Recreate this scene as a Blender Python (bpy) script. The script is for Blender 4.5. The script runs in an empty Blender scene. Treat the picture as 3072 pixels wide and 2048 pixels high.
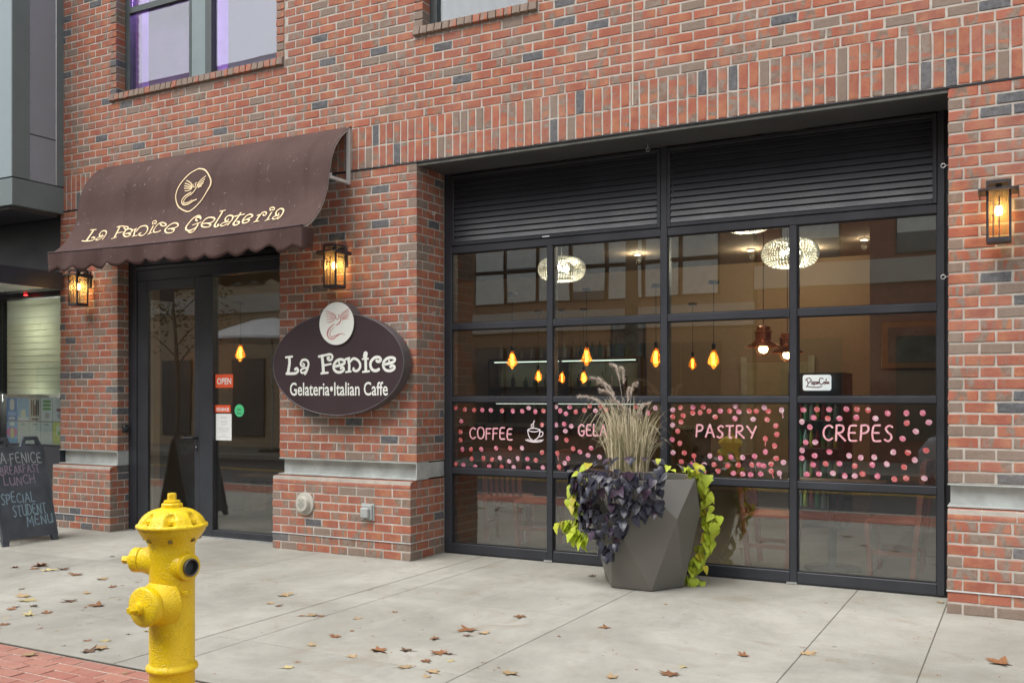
import bpy, bmesh, math, random
from mathutils import Vector, Matrix
import numpy as np
random.seed(7); np.random.seed(7)
R = math.radians
scene = bpy.context.scene

# ------------------------------------------------------------------ camera, world, sun, exposure
CAM = Vector((4.9424, -7.3306, 1.4885)); YAW = R(28.29); FPX = 2866.8
cd = bpy.data.cameras.new("camera"); cam = bpy.data.objects.new("camera", cd)
scene.collection.objects.link(cam)
cam.location = CAM; cam.rotation_euler = (R(90), 0, YAW)
cd.sensor_width = 36; cd.lens = 36 * FPX / 3072; cd.shift_y = 169.67 / 3072
cd.clip_start = .05; cd.clip_end = 500
scene.camera = cam

SUN_EL, SUN_AZ = 58, 205          # degrees; azimuth measured clockwise from +Y (north)
world = bpy.data.worlds.new("World"); scene.world = world; world.use_nodes = True
wn = world.node_tree.nodes; wl = world.node_tree.links
bg = wn['Background']; bg.inputs[1].default_value = .15
sky = wn.new('ShaderNodeTexSky'); sky.sky_type = 'NISHITA'; sky.sun_disc = False
sky.sun_elevation = R(SUN_EL); sky.sun_rotation = R(SUN_AZ)
sky.air_density = 1.0; sky.dust_density = 3.0; sky.ozone_density = 1.0
hs = wn.new('ShaderNodeHueSaturation'); hs.inputs['Saturation'].default_value = .22   # cloud cover: a nearly colourless sky
wl.new(sky.outputs[0], hs.inputs['Color']); wl.new(hs.outputs[0], bg.inputs[0])

sd = bpy.data.lights.new("sun", 'SUN'); sd.energy = 1.0; sd.angle = R(45); sd.color = (1, .97, .92)
sun = bpy.data.objects.new("sun", sd); scene.collection.objects.link(sun)
_d = Vector((math.sin(R(SUN_AZ)) * math.cos(R(SUN_EL)), math.cos(R(SUN_AZ)) * math.cos(R(SUN_EL)), math.sin(R(SUN_EL))))
sun.rotation_euler = _d.to_track_quat('Z', 'Y').to_euler(); sun.location = (0, -10, 12)

vs = scene.view_settings
scene.display_settings.display_device = 'sRGB'
vs.view_transform = 'Standard'; vs.look = 'None'; vs.exposure = 1.02; vs.gamma = 1; vs.use_curve_mapping = False
scene.render.engine = 'CYCLES'
cy = scene.cycles
cy.use_denoising = True
try: cy.denoiser = 'OPENIMAGEDENOISE'; cy.denoising_input_passes = 'RGB_ALBEDO_NORMAL'; cy.denoising_prefilter = 'ACCURATE'
except Exception: pass
cy.max_bounces = 9; cy.diffuse_bounces = 3; cy.glossy_bounces = 4; cy.transmission_bounces = 6; cy.transparent_max_bounces = 16
cy.sample_clamp_indirect = 4; cy.caustics_reflective = False; cy.caustics_refractive = False

# ------------------------------------------------------------------ helpers
col = scene.collection

def tag(o, label=None, cat=None, group=None, kind=None):
    if label: o['label'] = label
    if cat: o['category'] = cat
    if group: o['group'] = group
    if kind: o['kind'] = kind
    return o

def empty(name, loc, label=None, cat=None, group=None, kind=None):
    o = bpy.data.objects.new(name, None); col.objects.link(o); o.location = loc
    o.empty_display_size = .1
    return tag(o, label, cat, group, kind)

def root_loc(o):
    v = Vector((0, 0, 0))
    while o is not None:
        v += o.location; o = o.parent
    return v

def mesh_obj(name, verts, faces, m=None, parent=None, smooth=False):
    if parent is not None:
        off = root_loc(parent); verts = [(v[0]-off.x, v[1]-off.y, v[2]-off.z) for v in verts]
    me = bpy.data.meshes.new(name); me.from_pydata([tuple(v) for v in verts], [], [tuple(f) for f in faces]); me.update()
    if smooth: me.polygons.foreach_set('use_smooth', [True]*len(me.polygons))
    if m: me.materials.append(m)
    o = bpy.data.objects.new(name, me); col.objects.link(o)
    if parent is not None: o.parent = parent
    return o

class MB:
    """collects shapes, then links them as one mesh object"""
    def __init__(s): s.v = []; s.f = []
    def add(s, v, f):
        n = len(s.v); s.v += [tuple(a) for a in v]; s.f += [tuple(i+n for i in a) for a in f]; return s
    def box(s, x0, x1, y0, y1, z0, z1):
        v = [(x, y, z) for z in (z0, z1) for y in (y0, y1) for x in (x0, x1)]
        return s.add(v, [(0,2,3,1),(4,5,7,6),(0,1,5,4),(2,6,7,3),(0,4,6,2),(1,3,7,5)])
    def bbox(s, x0, x1, y0, y1, z0, z1, b=.004):
        """box with chamfered edges"""
        bm = bmesh.new(); bmesh.ops.create_cube(bm, size=1)
        bmesh.ops.scale(bm, vec=(x1-x0, y1-y0, z1-z0), verts=bm.verts)
        bmesh.ops.translate(bm, vec=((x0+x1)/2, (y0+y1)/2, (z0+z1)/2), verts=bm.verts)
        bmesh.ops.bevel(bm, geom=list(bm.edges), offset=b, segments=1, affect='EDGES')
        s.bm(bm); return s
    def bm(s, bm):
        bm.verts.index_update()
        s.add([v.co[:] for v in bm.verts], [[v.index for v in f.verts] for f in bm.faces]); bm.free(); return s
    def obox(s, c, ax, ay, az):
        """box from centre and three half-axis vectors"""
        c, ax, ay, az = map(Vector, (c, ax, ay, az))
        v = [c + ax*i + ay*j + az*k for k in (-1,1) for j in (-1,1) for i in (-1,1)]
        return s.add(v, [(0,2,3,1),(4,5,7,6),(0,1,5,4),(2,6,7,3),(0,4,6,2),(1,3,7,5)])
    def tube(s, pts, r, n=8, caps=True):
        pts = [Vector(p) for p in pts]; rs = r if isinstance(r, (list, tuple)) else [r]*len(pts)
        vs_, fs = [], []
        up = None
        for i, p in enumerate(pts):
            t = (pts[min(i+1, len(pts)-1)] - pts[max(i-1, 0)])
            t = t.normalized() if t.length > 1e-9 else Vector((0,0,1))
            if up is None:
                up = t.orthogonal().normalized()
            else:
                up = (up - t*up.dot(t)); up = up.normalized() if up.length > 1e-6 else t.orthogonal().normalized()
            b = t.cross(up)
            for k in range(n):
                a = 2*math.pi*k/n; vs_.append(p + (up*math.cos(a) + b*math.sin(a))*rs[i])
        for i in range(len(pts)-1):
            for k in range(n):
                a, b_ = i*n+k, i*n+(k+1) % n; fs.append((a, b_, b_+n, a+n))
        if caps:
            fs.append(tuple(range(n-1, -1, -1))); m_ = (len(pts)-1)*n; fs.append(tuple(range(m_, m_+n)))
        return s.add(vs_, fs)
    def lathe(s, prof, c=(0,0,0), axis=(0,0,1), n=24, fn=None, caps=True):
        """prof: (radius, height) along axis"""
        c = Vector(c); ax = Vector(axis).normalized(); q = Vector((0,0,1)).rotation_difference(ax)
        vs_, fs = [], []
        for r, h in prof:
            for k in range(n):
                a = 2*math.pi*k/n; rr = fn(r, h, a) if fn else r
                vs_.append(c + q @ Vector((rr*math.cos(a), rr*math.sin(a), h)))
        for i in range(len(prof)-1):
            for k in range(n):
                a, b = i*n+k, i*n+(k+1) % n; fs.append((a, b, b+n, a+n))
        if caps:
            fs.append(tuple(range(n-1, -1, -1))); m_ = (len(prof)-1)*n; fs.append(tuple(range(m_, m_+n)))
        return s.add(vs_, fs)
    def prism(s, poly, fn0, fn1):
        """poly of 2D points, extruded between two mappings to 3D"""
        n = len(poly); v = [fn0(*p) for p in poly] + [fn1(*p) for p in poly]
        f = [tuple(range(n)), tuple(range(2*n-1, n-1, -1))] + [((i+1) % n, i, i+n, (i+1) % n+n) for i in range(n)]
        return s.add(v, f)
    def build(s, name, m=None, parent=None, smooth=False):
        o = mesh_obj(name, s.v, s.f, m, parent, smooth)
        if smooth == 'auto':
            o.data.polygons.foreach_set('use_smooth', [True]*len(o.data.polygons))
            o.data.set_sharp_from_angle(angle=R(38))
        return o

def catmull(pts, n=6):
    if len(pts) < 3: return [tuple(p) for p in pts]
    P = [np.array(p, float) for p in pts]; out = []
    for i in range(len(P)-1):
        a = P[max(i-1,0)]; b = P[i]; c = P[i+1]; d = P[min(i+2, len(P)-1)]
        for k in range(n):
            t = k/n
            out.append(tuple(.5*((2*b)+(-a+c)*t+(2*a-5*b+4*c-d)*t*t+(-a+3*b-3*c+d)*t**3)))
    out.append(tuple(P[-1])); return out

def ribbon(pts, w, n=5, taper=False):
    """flat stroke with rounded ends in 2D -> verts, faces"""
    p = [np.array(a) for a in catmull(pts, n)]
    v, f = [], []
    for i, a in enumerate(p):
        t = p[min(i+1, len(p)-1)] - p[max(i-1, 0)]; L = np.hypot(*t); t = t/L if L > 1e-9 else np.array((1., 0))
        nn = np.array((-t[1], t[0])); ww = w/2
        if taper: ww *= .25 + .75*math.sin(math.pi*min(1, (i+.6)/len(p)))
        if i == 0: v += [tuple(a - t*w*.3 + nn*ww*.6), tuple(a - t*w*.3 - nn*ww*.6)]
        v += [tuple(a + nn*ww), tuple(a - nn*ww)]
        if i == len(p)-1: v += [tuple(a + t*w*.3 + nn*ww*.6), tuple(a + t*w*.3 - nn*ww*.6)]
    for i in range(len(v)//2-1): f.append((2*i, 2*i+1, 2*i+3, 2*i+2))
    return v, f

def strokes_mesh(name, strokes, fn, m, parent, wmul=1, taper=False):
    """fn(u, v, lift) -> 3D; every stroke lifted a hair above the one before so that crossings never share a plane"""
    b = MB()
    for i, (w, pts) in enumerate(strokes):
        v, f = ribbon(pts, w*wmul, taper=taper)
        b.add([fn(a[0], a[1], .00025*(i % 9)) for a in v], f)
    return b.build(name, m, parent)

GLYPH = {
 'A': (.72, [[(0,0),(.34,1)],[(.34,1),(.7,0)],[(.14,.36),(.56,.36)]]), 'B': (.6, [[(0,0),(0,1)],[(0,1),(.4,.95),(.44,.75),(.3,.56),(.02,.53)],[(.02,.53),(.42,.48),(.55,.25),(.38,.03),(0,0)]]),
 'C': (.62, [[(.6,.85),(.4,1),(.12,.85),(0,.5),(.1,.15),(.36,0),(.6,.14)]]), 'D': (.62, [[(0,0),(0,1)],[(0,1),(.42,.88),(.58,.5),(.4,.1),(0,0)]]),
 'E': (.55, [[(.5,1),(.1,.96),(.0,.55),(.0,.3),(.1,.03),(.52,.02)],[(.02,.53),(.42,.53)]]), 'F': (.52, [[(.04,1),(0,0)],[(.0,.98),(.52,1)],[(.03,.55),(.42,.57)]]),
 'G': (.66, [[(.6,.85),(.38,1),(.1,.85),(0,.5),(.1,.14),(.36,0),(.58,.14),(.6,.42)],[(.34,.42),(.66,.42)]]), 'H': (.6, [[(0,0),(0,1)],[(.58,0),(.58,1)],[(0,.5),(.58,.5)]]),
 'I': (.12, [[(.04,0),(.06,1)]]), 'K': (.58, [[(0,0),(0,1)],[(.52,1),(.03,.48)],[(.12,.56),(.56,0)]]), 'L': (.5, [[(.02,1),(0,.02)],[(0,.02),(.5,.03)]]),
 'M': (.78, [[(0,0),(.08,1)],[(.08,1),(.38,.35)],[(.38,.35),(.68,1)],[(.68,1),(.76,0)]]), 'N': (.64, [[(0,0),(.03,1)],[(.03,1),(.58,.02)],[(.58,.02),(.6,1)]]),
 'O': (.7, [[(.35,1),(.08,.85),(0,.5),(.1,.12),(.35,0),(.6,.14),(.7,.5),(.6,.86),(.35,1)]]), 'P': (.55, [[(.06,1),(.0,0)],[(.04,.98),(.42,.97),(.52,.75),(.38,.52),(.05,.46)]]),
 'R': (.62, [[(.04,1),(0,0)],[(.04,.98),(.4,.97),(.5,.76),(.36,.55),(.05,.5)],[(.1,.5),(.62,0)]]), 'S': (.5, [[(.5,.9),(.3,1),(.08,.82),(.2,.58),(.4,.4),(.42,.16),(.22,0),(0,.1)]]),
 'T': (.6, [[(0,.98),(.6,1)],[(.3,.98),(.28,.3),(.32,.04),(.46,.02)]]), 'U': (.6, [[(0,1),(.02,.3),(.16,.02),(.4,.04),(.56,.3),(.58,1)],[(.58,.5),(.6,0)]]),
 'Y': (.7, [[(0,1),(.4,.4)],[(.72,.98),(.34,.0)]]), '.': (.1, [[(.03,.48),(.07,.5)]]), ' ': (.4, [])}

def word_strokes(txt, u0, v0, u1, v1, w, jit=0.0, rnd=None):
    rnd = rnd or random
    gap = .22; tot = sum(GLYPH[c][0] for c in txt) + gap*(len(txt)-1)
    sx = (u1-u0)/tot; sy = v1-v0; x = 0; out = []
    for c in txt:
        gw, st = GLYPH[c]; dy = rnd.uniform(-jit, jit)*sy; k = 1+rnd.uniform(-jit, jit)
        for s_ in st: out.append((w, [(u0+(x+a)*sx, v0+b*sy*k+dy) for a, b in s_]))
        x += gw+gap
    return out

def text_mesh(name, body, fit_w, h, m, parent, fn, bold=.0):
    """built-in font, converted to a mesh and fitted to a width and a cap height; fn(u, v) -> 3D"""
    cu = bpy.data.curves.new('t', 'FONT'); cu.body = body; cu.align_x = 'LEFT'; cu.offset = bold; cu.resolution_u = 3
    o = bpy.data.objects.new('t', cu); col.objects.link(o)
    bpy.context.view_layer.update()
    me = o.evaluated_get(bpy.context.evaluated_depsgraph_get()).to_mesh()
    vs_ = [v.co.copy() for v in me.vertices]; fs = [tuple(p.vertices) for p in me.polygons]
    x0 = min(v.x for v in vs_); x1 = max(v.x for v in vs_); y0 = 0.0; y1 = max(v.y for v in vs_)
    out = [fn((v.x-x0)/(x1-x0)*fit_w, (v.y-y0)/(y1-y0)*h) for v in vs_]
    o.to_mesh_clear(); bpy.data.objects.remove(o); bpy.data.curves.remove(cu)
    return mesh_obj(name, out, fs, m, parent)

# ------------------------------------------------------------------ materials
def nmat(name):
    m = bpy.data.materials.new(name); m.use_nodes = True; nt = m.node_tree
    return m, nt, nt.nodes['Principled BSDF']
def node(nt, typ, **kw):
    n = nt.nodes.new(typ)
    for k, v in kw.items(): setattr(n, k, v)
    return n
def mixc(nt, fac, a, b, blend='MIX'):
    n = nt.nodes.new('ShaderNodeMix'); n.data_type = 'RGBA'; n.blend_type = blend
    for sock, val in ((n.inputs[0], fac), (n.inputs[6], a), (n.inputs[7], b)):
        if hasattr(val, 'default_value'): nt.links.new(val, sock)
        elif isinstance(val, (tuple, list)): sock.default_value = (*val[:3], 1)
        else: sock.default_value = val
    return n.outputs[2]
def noise(nt, vec, scale, detail=4, rough=.55, dist=0):
    n = nt.nodes.new('ShaderNodeTexNoise'); n.inputs['Scale'].default_value = scale; n.inputs['Detail'].default_value = detail
    n.inputs['Roughness'].default_value = rough; n.inputs['Distortion'].default_value = dist
    if vec is not None: nt.links.new(vec, n.inputs['Vector'])
    return n.outputs['Fac']
def ramp(nt, val, lo, hi, a=0., b=1.):
    n = nt.nodes.new('ShaderNodeMapRange'); n.clamp = True
    nt.links.new(val, n.inputs[0])
    for i, x in enumerate((lo, hi, a, b)):
        if hasattr(x, 'default_value'): nt.links.new(x, n.inputs[1+i])
        else: n.inputs[1+i].default_value = x
    return n.outputs[0]
def math_(nt, op, a, b=None):
    n = nt.nodes.new('ShaderNodeMath'); n.operation = op
    for i, x in enumerate((a, b)):
        if x is None: continue
        if hasattr(x, 'default_value'): nt.links.new(x, n.inputs[i])
        else: n.inputs[i].default_value = x
    return n.outputs[0]
def bump(nt, p, height, strength, dist=.01):
    n = nt.nodes.new('ShaderNodeBump'); n.inputs['Strength'].default_value = strength; n.inputs['Distance'].default_value = dist
    nt.links.new(height, n.inputs['Height']); nt.links.new(n.outputs[0], p.inputs['Normal'])
def vmul(nt, vec, s):
    n = nt.nodes.new('ShaderNodeVectorMath'); n.operation = 'MULTIPLY'; nt.links.new(vec, n.inputs[0]); n.inputs[1].default_value = s
    return n.outputs[0]

def simple(name, c, rough=.55, metal=0., var=.12, scale=6., bscale=60., bstr=.08, spec=.5, emit=None, coat=0.):
    """plain surface with broad tone variation, fine relief and uneven gloss"""
    m, nt, p = nmat(name)
    pos = node(nt, 'ShaderNodeNewGeometry').outputs['Position']
    nz = noise(nt, pos, scale, 5, .6)
    d = tuple(x*(1-var) for x in c); l = tuple(min(1, x*(1+var)) for x in c)
    nt.links.new(mixc(nt, ramp(nt, nz, .3, .7), d, l), p.inputs['Base Color'])
    n2 = noise(nt, pos, bscale, 4, .6)
    nt.links.new(ramp(nt, nz, .25, .75, max(0, rough-.08), min(1, rough+.08)), p.inputs['Roughness'])
    p.inputs['Metallic'].default_value = metal; p.inputs['Specular IOR Level'].default_value = spec
    p.inputs['Coat Weight'].default_value = coat
    if bstr: bump(nt, p, n2, bstr, .004)
    if emit:
        p.inputs['Emission Color'].default_value = (*emit[0], 1); p.inputs['Emission Strength'].default_value = emit[1]
    return m

def glassmat(name, f0=.145, tint=(.90, .93, .925), rough=0.0):
    """clear pane: transparent, with a mirror reflection that grows toward grazing angles (Schlick), same from both sides"""
    m = bpy.data.materials.new(name); m.use_nodes = True; nt = m.node_tree; nt.nodes.clear()
    o = nt.nodes.new('ShaderNodeOutputMaterial'); mx = nt.nodes.new('ShaderNodeMixShader')
    t = nt.nodes.new('ShaderNodeBsdfTransparent'); t.inputs[0].default_value = (*tint, 1)
    g = nt.nodes.new('ShaderNodeBsdfGlossy'); g.inputs['Roughness'].default_value = rough
    geo = nt.nodes.new('ShaderNodeNewGeometry')
    d = nt.nodes.new('ShaderNodeVectorMath'); d.operation = 'DOT_PRODUCT'; nt.links.new(geo.outputs['Normal'], d.inputs[0]); nt.links.new(geo.outputs['Incoming'], d.inputs[1])
    k = math_(nt, 'POWER', math_(nt, 'SUBTRACT', 1., math_(nt, 'ABSOLUTE', d.outputs['Value'])), 5.)
    fac = math_(nt, 'ADD', math_(nt, 'MULTIPLY', k, 1-f0), f0)
    b = nt.nodes.new('ShaderNodeBump'); b.inputs['Strength'].default_value = .05; b.inputs['Distance'].default_value = .02
    nt.links.new(noise(nt, geo.outputs['Position'], 1.1, 1, .4), b.inputs['Height']); nt.links.new(b.outputs[0], g.inputs['Normal'])
    nt.links.new(fac, mx.inputs[0]); nt.links.new(t.outputs[0], mx.inputs[1]); nt.links.new(g.outputs[0], mx.inputs[2])
    nt.links.new(mx.outputs[0], o.inputs[0]); return m

def emitmat(name, c, s):
    m = bpy.data.materials.new(name); m.use_nodes = True; nt = m.node_tree; nt.nodes.clear()
    o = nt.nodes.new('ShaderNodeOutputMaterial'); e = nt.nodes.new('ShaderNodeEmission')
    e.inputs[0].default_value = (*c, 1); e.inputs[1].default_value = s; nt.links.new(e.outputs[0], o.inputs[0]); return m

def brick_material(name='wall_brick', pal=None):
    pal = pal or dict(red=(.385,.122,.075), red2=(.28,.090,.062), orange=(.42,.18,.095), brown=(.20,.138,.103), grey=(.25,.20,.165), dark=(.082,.085,.092))
    m, nt, p = nmat(name)
    co = node(nt, 'ShaderNodeAttribute', attribute_name='bco').outputs['Vector']
    ty = node(nt, 'ShaderNodeAttribute', attribute_name='bty')
    sep = node(nt, 'ShaderNodeSeparateColor'); nt.links.new(ty.outputs['Color'], sep.inputs[0])
    kind, tone, patch = sep.outputs[0], sep.outputs[1], sep.outputs[2]
    big = noise(nt, co, 9, 3, .5)
    fine = noise(nt, co, 120, 4, .65)
    red = mixc(nt, tone, pal['red2'], pal['red'])
    red = mixc(nt, ramp(nt, big, .42, .7, 0, .85), red, pal['orange'])
    # flashed bands: blotches stretched along the height of the brick
    band = noise(nt, vmul(nt, co, (17, 6, 6)), 1.0, 2, .5, .2)
    msk = ramp(nt, math_(nt, 'ADD', band, math_(nt, 'SUBTRACT', patch, .5)), .54, .68)
    brown = mixc(nt, ramp(nt, noise(nt, co, 22, 3), .4, .6), pal['brown'], pal['grey'])
    c = mixc(nt, msk, red, brown)
    dk = mixc(nt, ramp(nt, noise(nt, co, 30, 4), .35, .7), pal['dark'], tuple(x*1.7 for x in pal['dark']))
    c = mixc(nt, ramp(nt, kind, .895, .9), c, dk)
    c = mixc(nt, ramp(nt, kind, .13, .125), c, mixc(nt, band, pal['grey'], pal['brown']))
    c = mixc(nt, ramp(nt, fine, .3, .75, 0, .35), c, tuple(x*.6 for x in pal['red2']), 'MULTIPLY') if False else c
    sp = nt.nodes.new('ShaderNodeHueSaturation'); nt.links.new(c, sp.inputs['Color']); nt.links.new(ramp(nt, fine, .3, .7, .82, 1.16), sp.inputs['Value'])
    # pale mortar haze smeared over some faces
    pos = node(nt, 'ShaderNodeNewGeometry').outputs['Position']
    haze = ramp(nt, noise(nt, pos, 1.7, 5, .65), .45, .8, .03, .26)
    nt.links.new(mixc(nt, haze, mixc(nt, ramp(nt, noise(nt, vmul(nt, pos, (2.2, 2.2, .5)), 1.0, 5, .7), .56, .74, 0, .45), sp.outputs[0], (.12, .085, .065)), (.42, .36, .31)), p.inputs['Base Color'])
    p.inputs['Roughness'].default_value = .88; p.inputs['Specular IOR Level'].default_value = .25
    crease = noise(nt, vmul(nt, co, (18, 18, 45)), 1.0, 5, .7, 1.2)
    bump(nt, p, math_(nt, 'ADD', math_(nt, 'MULTIPLY', fine, .35), crease), .55, .006)
    return m

def concrete_material():
    m, nt, p = nmat('sidewalk_concrete')
    pos = node(nt, 'ShaderNodeNewGeometry').outputs['Position']
    rnd = node(nt, 'ShaderNodeObjectInfo').outputs['Random']
    a = noise(nt, pos, .75, 7, .68, .4); b = noise(nt, pos, 4.5, 7, .72); f = noise(nt, pos, 190, 3, .6); g = noise(nt, pos, 38, 5, .7)
    c = mixc(nt, ramp(nt, a, .34, .66), (.245, .238, .205), (.40, .39, .345))
    c = mixc(nt, ramp(nt, b, .50, .72, 0, .6), c, (.27, .25, .205))
    c = mixc(nt, ramp(nt, noise(nt, pos, 2.1, 4, .6, .8), .60, .72, 0, .5), c, (.24, .205, .15))          # leaf tannin stains
    c = mixc(nt, ramp(nt, noise(nt, vmul(nt, pos, (1.3, .35, 1)), 1.6, 5, .7), .55, .75, 0, .45), c, (.44, .435, .40))   # washed pale streaks
    vo = node(nt, 'ShaderNodeTexVoronoi'); vo.inputs['Scale'].default_value = 2.3; vo.inputs['Randomness'].default_value = 1; nt.links.new(pos, vo.inputs['Vector'])
    c = mixc(nt, ramp(nt, vo.outputs['Distance'], .028, .040, .65, 0), c, (.10, .095, .085))              # old gum
    c = mixc(nt, ramp(nt, g, .60, .72, 0, .35), c, (.17, .16, .14))
    h = nt.nodes.new('ShaderNodeHueSaturation'); nt.links.new(c, h.inputs['Color'])
    nt.links.new(math_(nt, 'MULTIPLY', ramp(nt, f, .25, .75, .82, 1.16), ramp(nt, rnd, 0, 1, .92, 1.07)), h.inputs['Value'])
    nt.links.new(h.outputs[0], p.inputs['Base Color'])
    p.inputs['Roughness'].default_value = .85; p.inputs['Specular IOR Level'].default_value = .3
    broom = noise(nt, vmul(nt, pos, (150, 4, 1)), 1.0, 3, .6)
    bump(nt, p, math_(nt, 'ADD', broom, math_(nt, 'ADD', f, g)), .4, .004)
    return m

MATS = {}
MATS['brick'] = brick_material()
MATS['mortar'] = simple('mortar', (.45, .41, .36), .95, var=.2, scale=9, bscale=220, bstr=.6)
MATS['concrete'] = concrete_material()
MATS['joint'] = simple('joint_filler', (.10, .09, .075), .95, var=.3, scale=20)
MATS['paver'] = brick_material('paver_brick', dict(red=(.38,.165,.12), red2=(.32,.13,.10), orange=(.40,.19,.14), brown=(.33,.15,.115), grey=(.35,.17,.135), dark=(.28,.12,.10)))
MATS['sand'] = simple('jointing_sand', (.48, .44, .38), .95, var=.2, scale=15, bstr=.4)
MATS['charcoal'] = simple('charcoal_powder_coat', (.030, .033, .040), .42, var=.15, scale=3, bscale=400, bstr=.05)
MATS['black'] = simple('black_metal', (.016, .017, .021), .45, var=.2, scale=3, bscale=300, bstr=.05)
MATS['soffit'] = simple('soffit_metal', (.085, .085, .09), .5, var=.12, scale=2)
MATS['lintel'] = simple('painted_lintel_steel', (.13, .135, .12), .5, var=.3, scale=7)
MATS['galv'] = simple('galvanised_steel', (.50, .53, .51), .48, metal=.35, var=.22, scale=5, bscale=30, bstr=.1)
MATS['flash'] = simple('flashing_metal', (.62, .63, .63), .35, metal=.7, var=.15, scale=9)
MATS['drip'] = simple('drip_edge_metal', (.60, .61, .61), .4, metal=.15, var=.15, scale=9)
MATS['caulk'] = simple('caulk', (.50, .46, .38), .8)
MATS['glass'] = glassmat('window_glass')
MATS['lampglass'] = glassmat('lamp_glass', .04, (1., .93, .8))
_nt = MATS['lampglass'].node_tree; _o = _nt.nodes['Material Output']; _s = _o.inputs[0].links[0].from_socket      # seeded glass: scatters a little of the bulb's light
_t = _nt.nodes.new('ShaderNodeBsdfTranslucent'); _t.inputs[0].default_value = (1., .86, .62, 1); _x = _nt.nodes.new('ShaderNodeMixShader'); _x.inputs[0].default_value = .10
_nt.links.new(_s, _x.inputs[1]); _nt.links.new(_t.outputs[0], _x.inputs[2]); _nt.links.new(_x.outputs[0], _o.inputs[0])

# ------------------------------------------------------------------ measured outlines (metres)
SIGN_NAME = [(0.021,[(-1.434,1.886),(-1.347,1.893)]),(0.0324,[(-1.387,1.889),(-1.383,1.83),(-1.395,1.767),(-1.403,1.731)]),(0.0267,[(-1.424,1.728),(-1.362,1.727),(-1.306,1.73),(-1.276,1.753),(-1.291,1.777),(-1.316,1.766)]),(0.0229,[(-1.231,1.797),(-1.243,1.823),(-1.221,1.854),(-1.175,1.856),(-1.146,1.829),(-1.154,1.779),(-1.172,1.74),(-1.192,1.719)]),(0.0172,[(-1.231,1.797),(-1.206,1.797),(-1.195,1.812),(-1.216,1.823)]),(0.021,[(-1.158,1.783),(-1.206,1.776),(-1.241,1.757),(-1.226,1.733),(-1.188,1.74),(-1.165,1.767)]),(0.0343,[(-0.982,1.894),(-0.97,1.815),(-0.963,1.726)]),(0.021,[(-0.992,1.724),(-0.906,1.731)]),(0.0229,[(-1.022,1.885),(-0.943,1.897),(-0.88,1.904),(-0.854,1.882),(-0.87,1.851),(-0.904,1.852),(-0.912,1.871),(-0.889,1.876)]),(0.0191,[(-0.963,1.799),(-0.87,1.813)]),(0.0267,[(-0.822,1.788),(-0.759,1.8),(-0.713,1.816),(-0.716,1.841),(-0.754,1.853),(-0.802,1.842),(-0.836,1.805),(-0.836,1.763),(-0.798,1.735),(-0.75,1.735),(-0.719,1.757),(-0.731,1.779),(-0.757,1.769)]),(0.0172,[(-0.778,1.834),(-0.771,1.817)]),(0.021,[(-0.702,1.852),(-0.65,1.865)]),(0.0286,[(-0.666,1.859),(-0.654,1.802),(-0.656,1.741)]),(0.0172,[(-0.697,1.733),(-0.631,1.739)]),(0.0248,[(-0.645,1.832),(-0.607,1.858),(-0.56,1.845),(-0.529,1.807),(-0.534,1.766),(-0.569,1.742),(-0.607,1.752),(-0.602,1.769)]),(0.0172,[(-0.504,1.852),(-0.434,1.854)]),(0.0305,[(-0.465,1.853),(-0.462,1.742)]),(0.0191,[(-0.499,1.732),(-0.42,1.738)]),(0.0725,[(-0.469,1.89),(-0.465,1.889)]),(0.0286,[(-0.342,1.834),(-0.315,1.824),(-0.292,1.84),(-0.31,1.863),(-0.356,1.863),(-0.4,1.831),(-0.409,1.79),(-0.388,1.753),(-0.347,1.741),(-0.31,1.755)]),(0.0267,[(-0.251,1.797),(-0.183,1.809),(-0.143,1.824),(-0.134,1.846),(-0.169,1.859),(-0.219,1.852),(-0.257,1.821),(-0.263,1.78),(-0.237,1.747),(-0.188,1.738),(-0.147,1.753),(-0.138,1.774),(-0.163,1.786),(-0.185,1.772)]),(0.0172,[(-0.201,1.835),(-0.192,1.818)])]
SIGN_BIRD = [(0.0086,[(-0.795,2.244),(-0.814,2.277),(-0.872,2.299),(-0.927,2.322)]),(0.0086,[(-0.8,2.242),(-0.824,2.266),(-0.877,2.28),(-0.927,2.295)]),(0.0086,[(-0.805,2.239),(-0.834,2.251),(-0.877,2.257),(-0.923,2.268)]),(0.0086,[(-0.809,2.231),(-0.839,2.236),(-0.877,2.234),(-0.917,2.235)]),(0.0086,[(-0.814,2.224),(-0.843,2.216),(-0.877,2.207),(-0.909,2.208)]),(0.0086,[(-0.752,2.252),(-0.719,2.289),(-0.671,2.313),(-0.645,2.331)]),(0.0086,[(-0.747,2.248),(-0.714,2.273),(-0.671,2.294),(-0.638,2.309)]),(0.0086,[(-0.738,2.24),(-0.704,2.258),(-0.666,2.271),(-0.638,2.285)]),(0.0086,[(-0.733,2.232),(-0.695,2.246),(-0.643,2.257)]),(0.0086,[(-0.728,2.224),(-0.69,2.233),(-0.65,2.234)]),(0.0086,[(-0.803,2.269),(-0.8,2.24),(-0.778,2.232),(-0.759,2.252),(-0.774,2.27),(-0.749,2.275)]),(0.0134,[(-0.745,2.248),(-0.745,2.214),(-0.771,2.188),(-0.803,2.174)]),(0.0114,[(-0.814,2.186),(-0.868,2.146),(-0.897,2.101),(-0.884,2.058),(-0.834,2.047),(-0.786,2.076),(-0.733,2.094),(-0.69,2.083)]),(0.0086,[(-0.814,2.161),(-0.858,2.126),(-0.872,2.088),(-0.853,2.066),(-0.805,2.08),(-0.747,2.096)]),(0.0086,[(-0.824,2.194),(-0.877,2.154),(-0.904,2.112),(-0.9,2.066)])]
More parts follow.
